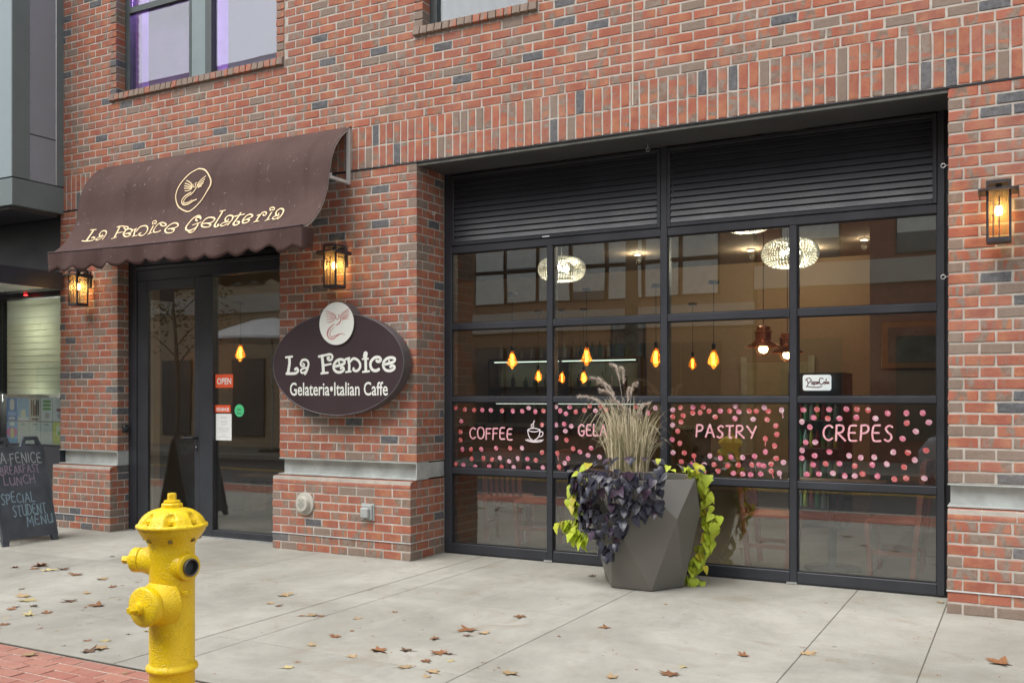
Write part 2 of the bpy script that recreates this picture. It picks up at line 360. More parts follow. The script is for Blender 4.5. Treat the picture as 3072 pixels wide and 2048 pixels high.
AWNING_NAME = [(0.0094,[(-3.951,0.918),(-3.861,0.918)]),(0.0187,[(-3.901,0.918),(-3.907,0.998),(-3.898,1.081)]),(0.0131,[(-3.951,1.084),(-3.854,1.084),(-3.8,1.077),(-3.793,1.047),(-3.838,1.024),(-3.846,1.041)]),(0.0131,[(-3.73,1.024),(-3.758,0.988),(-3.739,0.954),(-3.676,0.961),(-3.636,0.994),(-3.625,1.047),(-3.625,1.094)]),(0.0084,[(-3.73,1.024),(-3.694,1.027),(-3.703,1.001)]),(0.0122,[(-3.654,1.034),(-3.725,1.041),(-3.753,1.071),(-3.704,1.087),(-3.661,1.057)]),(0.0168,[(-3.447,0.941),(-3.44,1.024),(-3.423,1.104)]),(0.0094,[(-3.459,1.114),(-3.39,1.097)]),(0.0112,[(-3.488,0.941),(-3.408,0.934),(-3.358,0.934),(-3.338,0.954),(-3.358,0.971),(-3.388,0.951)]),(0.0094,[(-3.442,1.031),(-3.372,1.014)]),(0.0131,[(-3.323,1.034),(-3.254,1.018),(-3.252,0.991),(-3.304,0.964),(-3.348,0.981),(-3.343,1.037),(-3.294,1.077),(-3.24,1.074),(-3.239,1.047),(-3.274,1.037)]),(0.0094,[(-3.254,0.988),(-3.199,0.968)]),(0.014,[(-3.215,0.974),(-3.166,1.081)]),(0.0094,[(-3.188,1.084),(-3.11,1.077)]),(0.0131,[(-3.177,1.011),(-3.158,0.954),(-3.078,0.948),(-3.02,0.984),(-2.993,1.047),(-3.018,1.091),(-3.074,1.081),(-3.104,1.051),(-3.081,1.044)]),(0.0094,[(-2.957,0.948),(-2.983,0.921),(-2.96,0.904),(-2.917,0.921),(-2.913,0.948),(-2.949,0.934)]),(0.015,[(-2.94,0.971),(-2.927,1.077)]),(0.0094,[(-2.945,1.091),(-2.885,1.074)]),(0.0122,[(-2.834,0.964),(-2.792,0.994),(-2.76,0.988),(-2.769,0.961),(-2.818,0.948),(-2.875,0.968),(-2.89,1.034),(-2.85,1.077),(-2.79,1.081),(-2.768,1.064)]),(0.0131,[(-2.695,1.034),(-2.606,1.027),(-2.575,1.004),(-2.607,0.968),(-2.666,0.958),(-2.722,0.994),(-2.723,1.051),(-2.667,1.094),(-2.595,1.094),(-2.592,1.057),(-2.635,1.044)]),(0.014,[(-2.318,0.974),(-2.356,0.948),(-2.338,0.924),(-2.294,0.938),(-2.275,0.958)]),(0.015,[(-2.279,0.948),(-2.328,0.908),(-2.404,0.928),(-2.443,1.008),(-2.427,1.061),(-2.365,1.097),(-2.292,1.081),(-2.267,1.041)]),(0.0103,[(-2.357,1.021),(-2.246,1.004)]),(0.0131,[(-2.28,1.018),(-2.267,1.101),(-2.285,1.141),(-2.343,1.121),(-2.349,1.097),(-2.315,1.104)]),(0.0131,[(-2.199,1.037),(-2.113,1.014),(-2.085,0.978),(-2.121,0.948),(-2.177,0.948),(-2.216,1.001),(-2.21,1.051),(-2.155,1.087),(-2.104,1.077),(-2.097,1.047),(-2.142,1.027)]),(0.0094,[(-2.058,0.884),(-1.983,0.881)]),(0.0159,[(-2.017,0.888),(-2.035,0.978),(-2.036,1.057),(-2.003,1.091),(-1.972,1.084),(-1.993,1.057)]),(0.0131,[(-1.914,1.024),(-1.934,0.981),(-1.906,0.954),(-1.855,0.964),(-1.829,1.008),(-1.838,1.057),(-1.843,1.091)]),(0.0084,[(-1.914,1.024),(-1.885,1.018),(-1.887,0.998)]),(0.0112,[(-1.862,1.034),(-1.932,1.044),(-1.949,1.074),(-1.904,1.091),(-1.865,1.064)]),(0.0159,[(-1.757,0.938),(-1.773,1.024),(-1.777,1.074),(-1.744,1.104),(-1.701,1.094),(-1.715,1.061),(-1.743,1.054)]),(0.0112,[(-1.83,0.974),(-1.697,0.964)]),(0.0131,[(-1.656,1.054),(-1.589,1.031),(-1.567,1.008),(-1.606,0.981),(-1.654,0.991),(-1.672,1.047),(-1.64,1.091),(-1.588,1.094),(-1.574,1.064),(-1.607,1.051)]),(0.0094,[(-1.527,0.994),(-1.478,0.981)]),(0.014,[(-1.497,0.984),(-1.489,1.084)]),(0.0094,[(-1.507,1.094),(-1.451,1.081)]),(0.0112,[(-1.488,1.018),(-1.477,0.968),(-1.43,0.968),(-1.403,1.001),(-1.426,1.014),(-1.452,0.991)]),(0.0094,[(-1.365,0.964),(-1.388,0.931),(-1.36,0.924),(-1.324,0.941),(-1.326,0.964),(-1.356,0.951)]),(0.014,[(-1.341,0.988),(-1.345,1.087)]),(0.0094,[(-1.367,1.094),(-1.312,1.081)]),(0.0131,[(-1.263,1.037),(-1.279,0.988),(-1.244,0.958),(-1.193,0.984),(-1.185,1.054),(-1.205,1.101)]),(0.0084,[(-1.263,1.037),(-1.234,1.037),(-1.236,1.014)]),(0.0112,[(-1.215,1.047),(-1.272,1.057),(-1.278,1.084),(-1.236,1.097),(-1.214,1.071)])]
AWNING_EMBLEM = [(0.014,[(-2.499,0.366),(-2.394,0.399),(-2.299,0.476),(-2.259,0.555),(-2.286,0.645),(-2.369,0.745),(-2.485,0.828),(-2.567,0.821),(-2.682,0.758),(-2.737,0.665),(-2.734,0.582),(-2.686,0.499),(-2.601,0.409),(-2.508,0.369)]),(0.0103,[(-2.517,0.572),(-2.546,0.529),(-2.621,0.489)]),(0.0103,[(-2.516,0.575),(-2.562,0.545),(-2.633,0.519)]),(0.0103,[(-2.518,0.579),(-2.564,0.565),(-2.635,0.545)]),(0.0103,[(-2.52,0.585),(-2.567,0.582),(-2.632,0.572)]),(0.0103,[(-2.525,0.592),(-2.569,0.605),(-2.616,0.602)]),(0.0103,[(-2.449,0.562),(-2.405,0.515),(-2.34,0.482)]),(0.0103,[(-2.445,0.569),(-2.394,0.535),(-2.343,0.512)]),(0.0103,[(-2.441,0.575),(-2.389,0.555),(-2.351,0.535)]),(0.0103,[(-2.436,0.582),(-2.393,0.569),(-2.36,0.555)]),(0.0103,[(-2.43,0.589),(-2.378,0.579)]),(0.0084,[(-2.514,0.542),(-2.499,0.575),(-2.469,0.569),(-2.483,0.539),(-2.455,0.535)]),(0.0122,[(-2.453,0.579),(-2.48,0.618),(-2.529,0.655)]),(0.014,[(-2.524,0.628),(-2.603,0.658),(-2.643,0.705),(-2.611,0.748),(-2.538,0.748),(-2.478,0.722),(-2.428,0.712)]),(0.0103,[(-2.539,0.652),(-2.592,0.682),(-2.616,0.725),(-2.555,0.732),(-2.493,0.712)])]
AWNING_PROFILE = [(0.0,4.09),(-0.09,4.03),(-0.178,3.942),(-0.25,3.84),(-0.3,3.72),(-0.33,3.58),(-0.36,3.43),(-0.43,3.27),(-0.53,3.14),(-0.62,3.065),(-0.7,3.03)]
DOTS = [(0.112,1.393),(0.215,1.381),(0.319,1.376),(0.407,1.376),(0.501,1.374),(0.622,1.37),(0.736,1.368),(0.834,1.368),(0.901,1.397),(0.97,1.364),(1.054,1.371),(0.175,1.268),(0.167,1.165),(0.168,1.087),(0.188,1.0),(0.284,1.002),(0.396,1.007),(0.557,1.019),(0.707,1.023),(0.832,1.027),(1.039,1.244),(1.039,0.992),(0.292,0.912),(0.421,0.921),(0.514,0.912),(0.598,0.929),(0.697,0.9),(0.787,0.929),(0.888,0.928),(0.975,0.919),(0.115,0.857),(0.199,0.851),(0.33,0.838),(0.481,0.845),(0.617,0.845),(0.746,0.846),(0.895,0.842),(1.047,0.853),(1.18,1.409),(1.223,1.373),(1.28,1.347),(1.317,1.408),(1.377,1.365),(1.462,1.378),(1.513,1.417),(1.569,1.377),(1.621,1.418),(1.673,1.381),(1.181,1.246),(1.262,1.254),(1.333,1.235),(1.275,1.191),(1.185,1.129),(1.286,1.11),(1.193,0.989),(1.351,1.034),(1.419,1.008),(1.498,0.979),(1.526,1.044),(1.609,0.968),(1.707,0.972),(1.301,0.944),(1.268,0.902),(1.212,0.866),(1.448,0.871),(1.954,1.416),(2.129,1.404),(2.062,1.358),(2.285,1.388),(2.355,1.407),(2.462,1.41),(2.553,1.416),(2.461,1.363),(2.525,1.367),(2.602,1.38),(2.698,1.382),(2.777,1.382),(2.824,1.422),(2.853,1.376),(2.939,1.382),(2.996,1.382),(3.061,1.413),(3.095,1.381),(3.201,1.392),(2.284,1.33),(2.378,1.34),(2.358,1.286),(2.654,1.332),(2.821,1.32),(2.971,1.315),(3.084,1.314),(2.284,1.259),(2.329,1.208),(3.155,1.265),(3.163,1.195),(3.071,1.158),(2.28,1.136),(2.348,1.105),(3.145,1.101),(3.071,1.051),(2.288,1.024),(2.387,1.025),(2.471,1.002),(2.609,1.005),(2.698,0.99),(2.788,1.0),(2.884,1.0),(2.984,1.013),(3.158,1.001),(3.216,0.97),(2.361,0.95),(2.46,0.935),(2.561,0.93),(2.644,0.934),(2.76,0.928),(2.849,0.937),(2.961,0.942),(3.018,0.945),(3.055,0.939),(3.117,0.954),(2.557,0.873),(2.677,0.88),(2.807,0.868),(2.885,0.865),(2.95,0.862),(3.033,0.87),(3.117,0.897),(3.183,0.882),(3.374,1.395),(3.478,1.399),(3.572,1.398),(3.701,1.403),(3.78,1.402),(3.862,1.395),(4.005,1.372),(4.138,1.374),(4.253,1.376),(3.361,1.3),(3.452,1.333),(3.561,1.327),(3.649,1.329),(3.776,1.338),(3.916,1.332),(4.141,1.299),(4.295,1.306),(3.423,1.257),(4.205,1.236),(3.391,1.136),(3.464,1.138),(4.111,1.18),(4.276,1.094),(3.363,1.071),(3.573,1.064),(3.46,1.032),(3.36,1.009),(3.722,1.039),(3.809,1.026),(3.907,1.032),(4.045,1.075),(4.149,1.074),(4.197,1.019),(3.448,0.96),(3.545,0.97),(3.649,0.974),(3.764,0.96),(3.893,0.974),(3.998,0.982),(4.122,0.963),(3.4,0.882),(3.493,0.888),(3.6,0.897),(3.689,0.879),(3.764,0.882),(3.821,0.9),(3.93,0.886),(4.052,0.868),(4.136,0.879),(4.264,0.884)]
WORDS = {'COFFEE':[0.271,1.103,0.732,1.207],'GELATO':[1.405,1.153,1.833,1.252],'PASTRY':[2.492,1.163,2.993,1.265],'CREPES':[3.528,1.157,4.039,1.276]}
CUP = [0.869,1.085,1.051,1.285]
LEAVES = [(-2.891,-2.005,0.064,1),(-2.769,-1.851,0.129,1),(-2.68,-1.95,0.078,1),(-2.497,-1.966,0.106,3),(-2.424,-1.858,0.096,2),(-2.103,-1.974,0.102,1),(-1.758,-2.008,0.094,0),(-2.623,-1.205,0.051,2),(-1.676,-2.748,0.11,0),(-1.54,-2.842,0.116,3),(-1.316,-2.932,0.06,2),(-1.402,-3.017,0.048,1),(-1.347,-3.071,0.068,1),(-1.034,-3.025,0.078,1),(-1.078,-3.127,0.085,3),(-1.124,-3.274,0.038,3),(-0.973,-3.371,0.071,1),(-1.222,-2.691,0.089,2),(-1.244,-2.735,0.049,1),(-1.363,-2.45,0.067,0),(-1.4,-2.197,0.064,1),(-0.913,-2.704,0.102,1),(-1.378,-2.115,0.034,1),(-1.407,-1.96,0.039,0),(-1.075,-2.467,0.029,2),(-1.008,-2.523,0.029,3),(-0.957,-2.499,0.028,1),(-0.732,-3.036,0.023,1),(-0.535,-3.158,0.029,1),(-0.507,-3.101,0.028,2),(-0.52,-3.325,0.025,0),(-0.672,-3.347,0.036,1),(-0.048,-3.172,0.031,1),(-0.026,-3.341,0.057,3),(0.093,-3.484,0.095,0),(-0.137,-3.392,0.048,1),(0.089,-3.574,0.085,2),(-0.161,-3.777,0.079,0),(0.624,-3.76,0.036,0),(-0.147,-3.546,0.034,2),(-1.956,-2.576,0.048,2),(-0.942,-2.789,0.031,1),(-0.01,-3.059,0.042,3),(0.01,-1.807,0.106,0),(0.118,-2.06,0.062,0),(0.22,-2.099,0.056,2),(0.58,-2.251,0.048,1),(0.64,-2.208,0.075,0),(0.704,-2.195,0.058,1),(0.962,-2.151,0.057,0),(1.078,-1.858,0.043,1),(1.149,-2.6,0.073,1),(1.154,-2.832,0.061,0),(1.339,-2.476,0.027,1),(1.572,-2.741,0.101,1),(1.714,-2.66,0.078,2),(1.719,-2.346,0.067,1),(1.922,-2.611,0.099,1),(1.979,-2.608,0.054,2),(1.795,-2.061,0.113,1),(1.918,-2.074,0.078,0),(1.852,-2.191,0.058,2),(2.111,-2.242,0.028,1),(1.902,-1.566,0.088,1),(1.525,-2.921,0.063,0),(1.354,-3.262,0.066,3),(1.324,-3.151,0.036,1),(1.917,-2.946,0.082,0),(2.095,-2.959,0.072,0),(2.124,-3.049,0.05,0),(1.946,-2.794,0.066,1),(2.073,-2.733,0.048,3),(2.479,-2.786,0.088,0),(2.545,-1.582,0.07,1),(1.746,0.014,0.076,2),(3.0,-2.588,0.066,0),(0.453,-1.323,0.038,2),(2.254,-2.658,0.024,1),(2.836,-2.146,0.022,1),(3.813,-1.617,0.085,0),(3.508,-1.834,0.068,1),(3.26,-2.393,0.099,1),(3.267,-2.216,0.051,3),(4.819,-1.317,0.123,1),(4.387,0.281,0.058,0),(4.531,-1.719,0.027,1)]
# ------------------------------------------------------------------ ground: sidewalk, paving, kerb, road
GX0, GX1 = -14.0, 12.0
side = mesh_obj('sidewalk', *(lambda b: (b.v, b.f))(MB().box(GX0, GX1, -3.675, .6, -.25, -.0022)), MATS['joint'])
tag(side, 'pale broom finished concrete sidewalk with tooled joints', 'sidewalk', kind='structure')
xs = [GX0, -11.6, -10.1, -8.55, -7.05, -5.53, -4.0, -2.5, -1.05, .43, .72, 2.265, 3.79, 4.436, 5.95, 7.5, 9.0, 10.5, GX1]
ys = [-3.67, -2.93, -1.42, .6]
for i in range(len(xs)-1):
    for j in range(len(ys)-1):
        wide = .006 if abs(xs[i]-.43) < .01 else .0035
        wide2 = .006 if abs(xs[i+1]-.43) < .01 else .0035
        if xs[i+1] <= .44:           # the left field is poured in long bays: hairline joints
            wide = min(wide, .0015) if i and xs[i] < .4 else wide
            if xs[i+1] < .4: wide2 = .0015
        x0, x1, y0, y1 = xs[i]+wide, xs[i+1]-wide2, ys[j]+.003, ys[j+1]-.003
        b = MB(); c = .0018
        v = [(x0,y0,-.012),(x1,y0,-.012),(x1,y1,-.012),(x0,y1,-.012),(x0,y0,-c),(x1,y0,-c),(x1,y1,-c),(x0,y1,-c),
             (x0+c,y0+c,0),(x1-c,y0+c,0),(x1-c,y1-c,0),(x0+c,y1-c,0)]
        b.add(v, [(8,9,10,11),(4,5,9,8),(5,6,10,9),(6,7,11,10),(7,4,8,11),(0,1,5,4),(1,2,6,5),(2,3,7,6),(3,0,4,7)])
        b.build('slab', MATS['concrete'], side)

def brick_variant(name, L, H, D, kind, tone, patch, rnd, mat, rough=1.0):
    """one brick: front face at y=0 facing -Y, slightly pillowed and out of true"""
    e = .005*rough
    gx = [-L/2, -L/2+e, 0, L/2-e, L/2]; gz = [-H/2, -H/2+e, H/2-e, H/2]
    v, f = [], []
    for iz, z in enumerate(gz):
        for ix, x in enumerate(gx):
            edge = ix in (0, 4) or iz in (0, 3); cor = ix in (0, 4) and iz in (0, 3)
            y = (.0045 if cor else .0028 if edge else 0)*rough + rnd.uniform(-.0012, .0012)*rough
            v.append((x + (rnd.uniform(-.0016, .0016)*rough if edge else rnd.uniform(-.01, .01)), y, z + rnd.uniform(-.0016, .0016)*rough))
    for iz in range(3):
        for ix in range(4):
            a = iz*5+ix; f.append((a, a+1, a+6, a+5))
    ring = [0,1,2,3,4,9,14,19,18,17,16,15,10,5]; n = len(v)
    v += [(v[i][0], D, v[i][2]) for i in ring]
    for k in range(len(ring)):
        a, b = ring[k], ring[(k+1) % len(ring)]; f.append((b, a, n+k, n+(k+1) % len(ring)))
    f.append(tuple(range(n, n+len(ring))))
    me = bpy.data.meshes.new(name); me.from_pydata(v, [], f); me.update()
    off = (rnd.uniform(0, 90), rnd.uniform(0, 90), rnd.uniform(0, 90))
    at = me.attributes.new('bco', 'FLOAT_VECTOR', 'POINT')
    at.data.foreach_set('vector', [c for p in v for c in (p[0]+off[0], p[1]+off[1], p[2]+off[2])])
    at = me.attributes.new('bty', 'FLOAT_COLOR', 'POINT')
    at.data.foreach_set('color', [kind, tone, patch, 1]*len(v))
    me.materials.append(mat)
    return me

BL, BH, BD = .1885, .0680, .092
_r = random.Random(3)
def make_variants(tagname, n, L, H, D, mat, rough=1.0, dark=.06):
    out = []
    for i in range(n):
        u = (i+.5)/n
        kind = .95 if u < dark else (.05 if u < dark+.07 else .5)
        patch = _r.choice([.33, .38, .42, .46, .5, .55, .6, .67])
        out.append(brick_variant(tagname, L, H, D, kind, _r.random(), patch, _r, mat, rough))
    return out
VAR = make_variants('brick', 60, BL, BH, BD, MATS['brick'])
PVAR = make_variants('paver_brick', 24, .192, .0925, .06, MATS['paver'], .55, dark=.0)
HEAD = [brick_variant('brick', BL, BH, BD, _r.choice([.05, .05, .05, .5]), _r.random(), .6, _r, MATS['brick']) for _ in range(16)]

def merge_bricks(name, items, parent, kind='stuff'):
    """items: (mesh, matrix) -> one joined mesh part, attributes kept"""
    V, F, CO, TY = [], [], [], []; n = 0
    cache = {}
    for me, M in items:
        if me.name not in cache:
            a = np.empty(len(me.vertices)*3); me.vertices.foreach_get('co', a)
            c = np.empty(len(me.vertices)*3); me.attributes['bco'].data.foreach_get('vector', c)
            t = np.empty(len(me.vertices)*4); me.attributes['bty'].data.foreach_get('color', t)
            cache[me.name] = (a.reshape(-1, 3), c, t, [tuple(p.vertices) for p in me.polygons])
        a, c, t, fs = cache[me.name]
        A = np.array(M)[:3]; V.append(a @ A[:, :3].T + A[:, 3]); CO.append(c); TY.append(t)
        F += [tuple(i+n for i in f) for f in fs]; n += len(a)
    V = np.concatenate(V); me = bpy.data.meshes.new(name)
    me.from_pydata(V.tolist(), [], F); me.update()
    me.attributes.new('bco', 'FLOAT_VECTOR', 'POINT').data.foreach_set('vector', np.concatenate(CO))
    me.attributes.new('bty', 'FLOAT_COLOR', 'POINT').data.foreach_set('color', np.concatenate(TY))
    me.materials.append(items[0][0].materials[0])
    o = bpy.data.objects.new(name, me); col.objects.link(o); o.parent = parent
    if kind: o['kind'] = kind
    return o

def proj(p):
    d = Vector(p) - CAM; c, s = math.cos(YAW), math.sin(YAW)
    r = d.x*c + d.y*s; f = -d.x*s + d.y*c
    return (1536 + FPX*r/f, 1193.7 - FPX*d.z/f, f) if f > .1 else (-9999, -9999, 1)

def brick_obj(name, me, M, parent):
    o = bpy.data.objects.new(name, me); col.objects.link(o); o.parent = parent; o.matrix_local = M; return o

RZ = {'F': Matrix.Identity(4), 'S': Matrix.Rotation(R(90), 4, 'Z'), 'V': Matrix.Rotation(R(90), 4, 'Y')}
def bmat(x, y, z, rot, sx=1., sz=1., sy=1.):
    return Matrix.Translation((x, y, z)) @ RZ[rot] @ Matrix.Diagonal((sx, sy, sz, 1))

# brick paving along the kerb: basket of stretchers with every third course turned, as individual pavers
pav = mesh_obj('brick_paving', *(lambda b: (b.v, b.f))(MB().box(GX0, GX1, -4.62, -3.68, -.25, -.0085)), MATS['sand'])
tag(pav, 'band of red clay brick paving between the concrete and the kerb', 'paving', kind='structure')
FL = Matrix.Rotation(R(-90), 4, 'X')
rows = []; y = -3.685; k = 0
while y > -4.6:
    rows.append((y-.1015/2, k)); y -= .1035; k += 1
rest = []
for yy, k in rows:
    x = GX0 + (k % 2)*.1
    while x < GX1-.2:
        M = Matrix.Translation((x+.1, yy, -.004+_r.uniform(-.0015, .0015))) @ Matrix.Rotation(_r.uniform(-.012, .012), 4, 'Z') @ FL
        me = _r.choice(PVAR)
        (brick_obj('paver_brick', me, M, pav) if -1.6 < x < 1.5 else rest.append((me, M)))
        x += .2035
merge_bricks('paver_brick_field', rest, pav)
kerb = mesh_obj('kerb', *(lambda b: (b.v, b.f))(MB().bbox(GX0, GX1, -4.80, -4.63, -.4, -.002, .02)), MATS['concrete'])
tag(kerb, 'concrete kerb at the edge of the street', 'kerb', kind='structure')
MATS['asphalt'] = simple('asphalt', (.055, .055, .06), .8, var=.25, scale=1.2, bscale=150, bstr=.5)
MATS['yellowline'] = simple('road_paint_yellow', (.55, .36, .05), .7)
rd = mesh_obj('road', [(-60,-4.8,-.14),(60,-4.8,-.14),(60,-11.5,-.14),(-60,-11.5,-.14)], [(3,2,1,0)], MATS['asphalt']); tag(rd, 'dark asphalt street', 'road', kind='structure')
for yy in (-8.55, -8.75):
    o = mesh_obj('lane_marking', [(-60,yy,-.136),(60,yy,-.136),(60,yy-.1,-.136),(-60,yy-.1,-.136)], [(3,2,1,0)], MATS['yellowline'], rd)
far = mesh_obj('far_sidewalk', *(lambda b: (b.v, b.f))(MB().bbox(-60, 60, -15.2, -11.5, -.4, -.01, .02)), MATS['concrete']); tag(far, 'concrete sidewalk across the street', 'sidewalk', kind='structure')
gr = mesh_obj('ground', [(-250,-250,-.42),(250,-250,-.42),(250,250,-.42),(-250,250,-.42)], [(0,1,2,3)], MATS['joint']); tag(gr, 'ground sheet under the street', 'ground', kind='structure')

# ------------------------------------------------------------------ the cafe building
cafe = empty('brick_building', (0, 0, 0), 'red brick cafe building with soldier course lintel, upper windows and dark storefront', 'building')
H = .0812; MOD = .2032
Z_BASE = 8*H; Z_ROW = 9*H; Z_CH = .895; Z_L = 3.655; Z_S = 4.064; Z_TOP = 6.42
XL, XR = -5.0, 6.6
PIERS = [(-5.0, -4.02), (-1.65, 0.0), (4.46, XR)]
BP = .1                                   # projection of the pier bases
W1 = (-4.035, -1.688); W2 = (.07, 1.15); Z_W = 4.90
# mortar body
mb = MB(); m_ = .0042
for a, b in PIERS:
    mb.box(a+m_, b-m_, m_, .5, Z_CH, Z_L-.004)
    mb.box(a+m_, b-m_, -BP+m_, .5, -.02, Z_ROW-.01)
mb.box(XL+m_, XR, m_, .35, Z_L+.012, Z_W-.06)
for a, b in ((XL+m_, W1[0]-m_), (W1[1]+m_, W2[0]-m_), (W2[1]+m_, XR)): mb.box(a, b, m_, .35, Z_W-.06, Z_TOP)
mb.build('mortar_body', MATS['mortar'], cafe)

bricks = []            # (mesh, matrix, x, z, length)
def put(x0, x1, z, rot='F', y=0.0, hv=BH, me=None):
    """a brick filling x0..x1 (along X for F, along Y for S)"""
    L = x1-x0
    if L < .025: return
    me = me or _r.choice(VAR); c = (x0+x1)/2
    sx = L/BL
    dy = _r.uniform(-.0012, .0018)
    if rot == 'F': M = bmat(c, y+dy, z, 'F', sx, hv/BH)
    else: M = bmat(y, c, z, 'S', sx, hv/BH)
    bricks.append((me, M, c, z, L*hv))
def course(x0, x1, z, phase, y=0.0, j=.0147):
    """running bond between x0 and x1 on the global grid shifted by phase"""
    k = math.floor((x0-phase)/MOD); a = phase+k*MOD
    while a < x1:
        p, q = max(a, x0-j/2)+j/2, min(a+MOD, x1+j/2)-j/2
        if q-p > .03: put(p, q, z, 'F', y)
        a += MOD
def fit_course(x0, x1, z, n, half, y=0.0, head_right=False, head_left=False):
    """n modules between x0 and x1; half courses start and end on a header"""
    mod = (x1-x0)/n; j = .0147
    xs_ = [x0 + mod*i for i in range(n+1)] if not half else [x0] + [x0+mod*(i+.5) for i in range(n)] + [x1]
    for i in range(len(xs_)-1):
        hd = xs_[i+1]-xs_[i] < mod*.7
        if hd and head_right and i == len(xs_)-2: continue
        put(xs_[i]+(j/2 if i else 0), xs_[i+1]-(j/2 if i < len(xs_)-2 else 0), z, 'F', y, me=_r.choice(HEAD) if hd and _r.random() < .7 else None)
def ret_course(X, z, y0, y1, half):
    """the face of a pier that looks along +X; bonded to the front face at the corner"""
    a = y0
    if half: put(a, a+BL, z, 'S', X, me=_r.choice(HEAD) if _r.random() < .65 else None); a += BL+.0147
    else: a += BD+.0147
    while a < y1-.03:
        put(a, min(a+BL, y1), z, 'S', X); a += BL+.0147

nrow = 34; HR = (Z_L-Z_CH)/nrow
for r in range(nrow):
    z = Z_CH + HR*(r+.5); half = r % 2 == 1
    # left pier: 4.8 modules
    a, b = PIERS[0]; j = .005
    if half:
        e = b-BD
        put(a, a+.085, z); course(a+.095-j, e-j-.0, z, e-j-MOD*8, 0)
    else: course(a+j, b+.005, z, b-MOD*8+.005, 0)
    ret_course(b, z, 0, .15, half)
    fit_course(*PIERS[1], z, 8, half, head_right=True); ret_course(PIERS[1][1], z, 0, .465, half)
    a, b = PIERS[2]
    if half: course(a-j, b, z, a-j)
    else: put(a, a+.092, z, me=_r.choice(HEAD)); course(a+.102-j, b, z, a+.102-j)
for r in range(8):
    z = H*(r+.5); half = r % 2 == 0
    for n, (a, b) in enumerate(PIERS):
        if n == 2:
            if half: put(a, a+.092, z, y=-BP, me=_r.choice(HEAD)); course(a+.102-.005, b, z, a+.102-.005, -BP)
            else: course(a-.005, b, z, a-.005, -BP)
        else:
            fit_course(a, b, z, 8 if n == 1 else 5, half, -BP, head_right=True); ret_course(b, z, -BP, .15 if n == 0 else .465, half)
# wall above the soldier courses
r = 0
while True:
    z = Z_S + H*(r+.5)
    if z > Z_TOP: break
    ph = XL + (MOD/2 if r % 2 else 0)
    if z + H/2 < Z_W - .075 or z < Z_W-.09: course(XL+.005, XR, z, ph)
    else:
        course(XL+.005, W1[0]-.105, z, ph); course(W1[1]+.11, W2[0]-.105, z, ph); course(W2[1]+.11, XR, z, ph)
    r += 1
# the 300 bricks that show largest are parts of their own; the rest is one joined part
def shown(b):
    me, M, x, z, ar = b
    p = M.translation; u, v, f = proj((p.x, p.y, p.z))
    if not (-20 < u < 3092 and -20 < v < 2068): return 0
    nx, ny = (0, -1) if abs(M[0][0]) > .01 else (1, 0)
    d = CAM - p; cosv = max(0, (d.x*nx + d.y*ny)/d.length)
    if -4.25 < p.x < -.75 and 3.0 < p.z < 4.09: return 0          # behind the awning
    return ar*cosv/(f*f)
bricks.sort(key=shown, reverse=True)
for me, M, x, z, ar in bricks[:300]: brick_obj('brick', me, M, cafe)
merge_bricks('brick_courses', [(b[0], b[1]) for b in bricks[300:]], cafe)

# soldier courses
extra = []
k0 = math.ceil((XL+.02)/.0811)
k = k0
while -.02+k*.0811+.08 < XR:
    x = -.02 + (k+.5)*.0811
    for zc in (3.665+.0985, 3.665+.203+.0985):
        me = _r.choice(VAR); M = Matrix.Translation((x, _r.uniform(-.001, .0015), zc)) @ RZ['V'] @ Matrix.Diagonal((1., 1, (.0675)/BH, 1))
        if x > XL+.05: (brick_obj('soldier_brick', me, M, cafe) if (x < 5.1 and not (-4.1 < x < -.8)) else extra.append((me, M)))
    k += 1
merge_bricks('soldier_brick_run', extra, cafe)

# window surrounds: header strips and rowlock sills
for (a, b) in (W1, W2):
    z = Z_W + H*.5 - .02; r = 0
    while z < Z_TOP:
        for x0, x1, left in ((a-.1, a, True), (b, b+.1, False)):
            me = _r.choice(HEAD + VAR[:30])
            M = bmat((x0+x1)/2, -.006, z, 'F', .096/BL, 1.0, 1.6 if left else 1.0)
            brick_obj('jamb_brick', me, M, cafe)
        z += H
    for side_x in (a,):                 # reveal behind the left strip
        z = Z_W + H*.5 - .02
        while z < Z_TOP: z += H
    n = round((b-a+.2)/.0825); mod = (b-a+.2)/n
    for i in range(n):
        x = a-.1 + mod*(i+.5); end = i in (0, n-1)
        me = _r.choice(HEAD[:12])
        M = Matrix.Translation((x, -.03, Z_W-.045)) @ Matrix.Rotation(R(-9), 4, 'X') @ Matrix.Diagonal(((mod-.009)/BL, 1.9, .078/BH, 1))
        brick_obj('sill_brick', me, M, cafe)
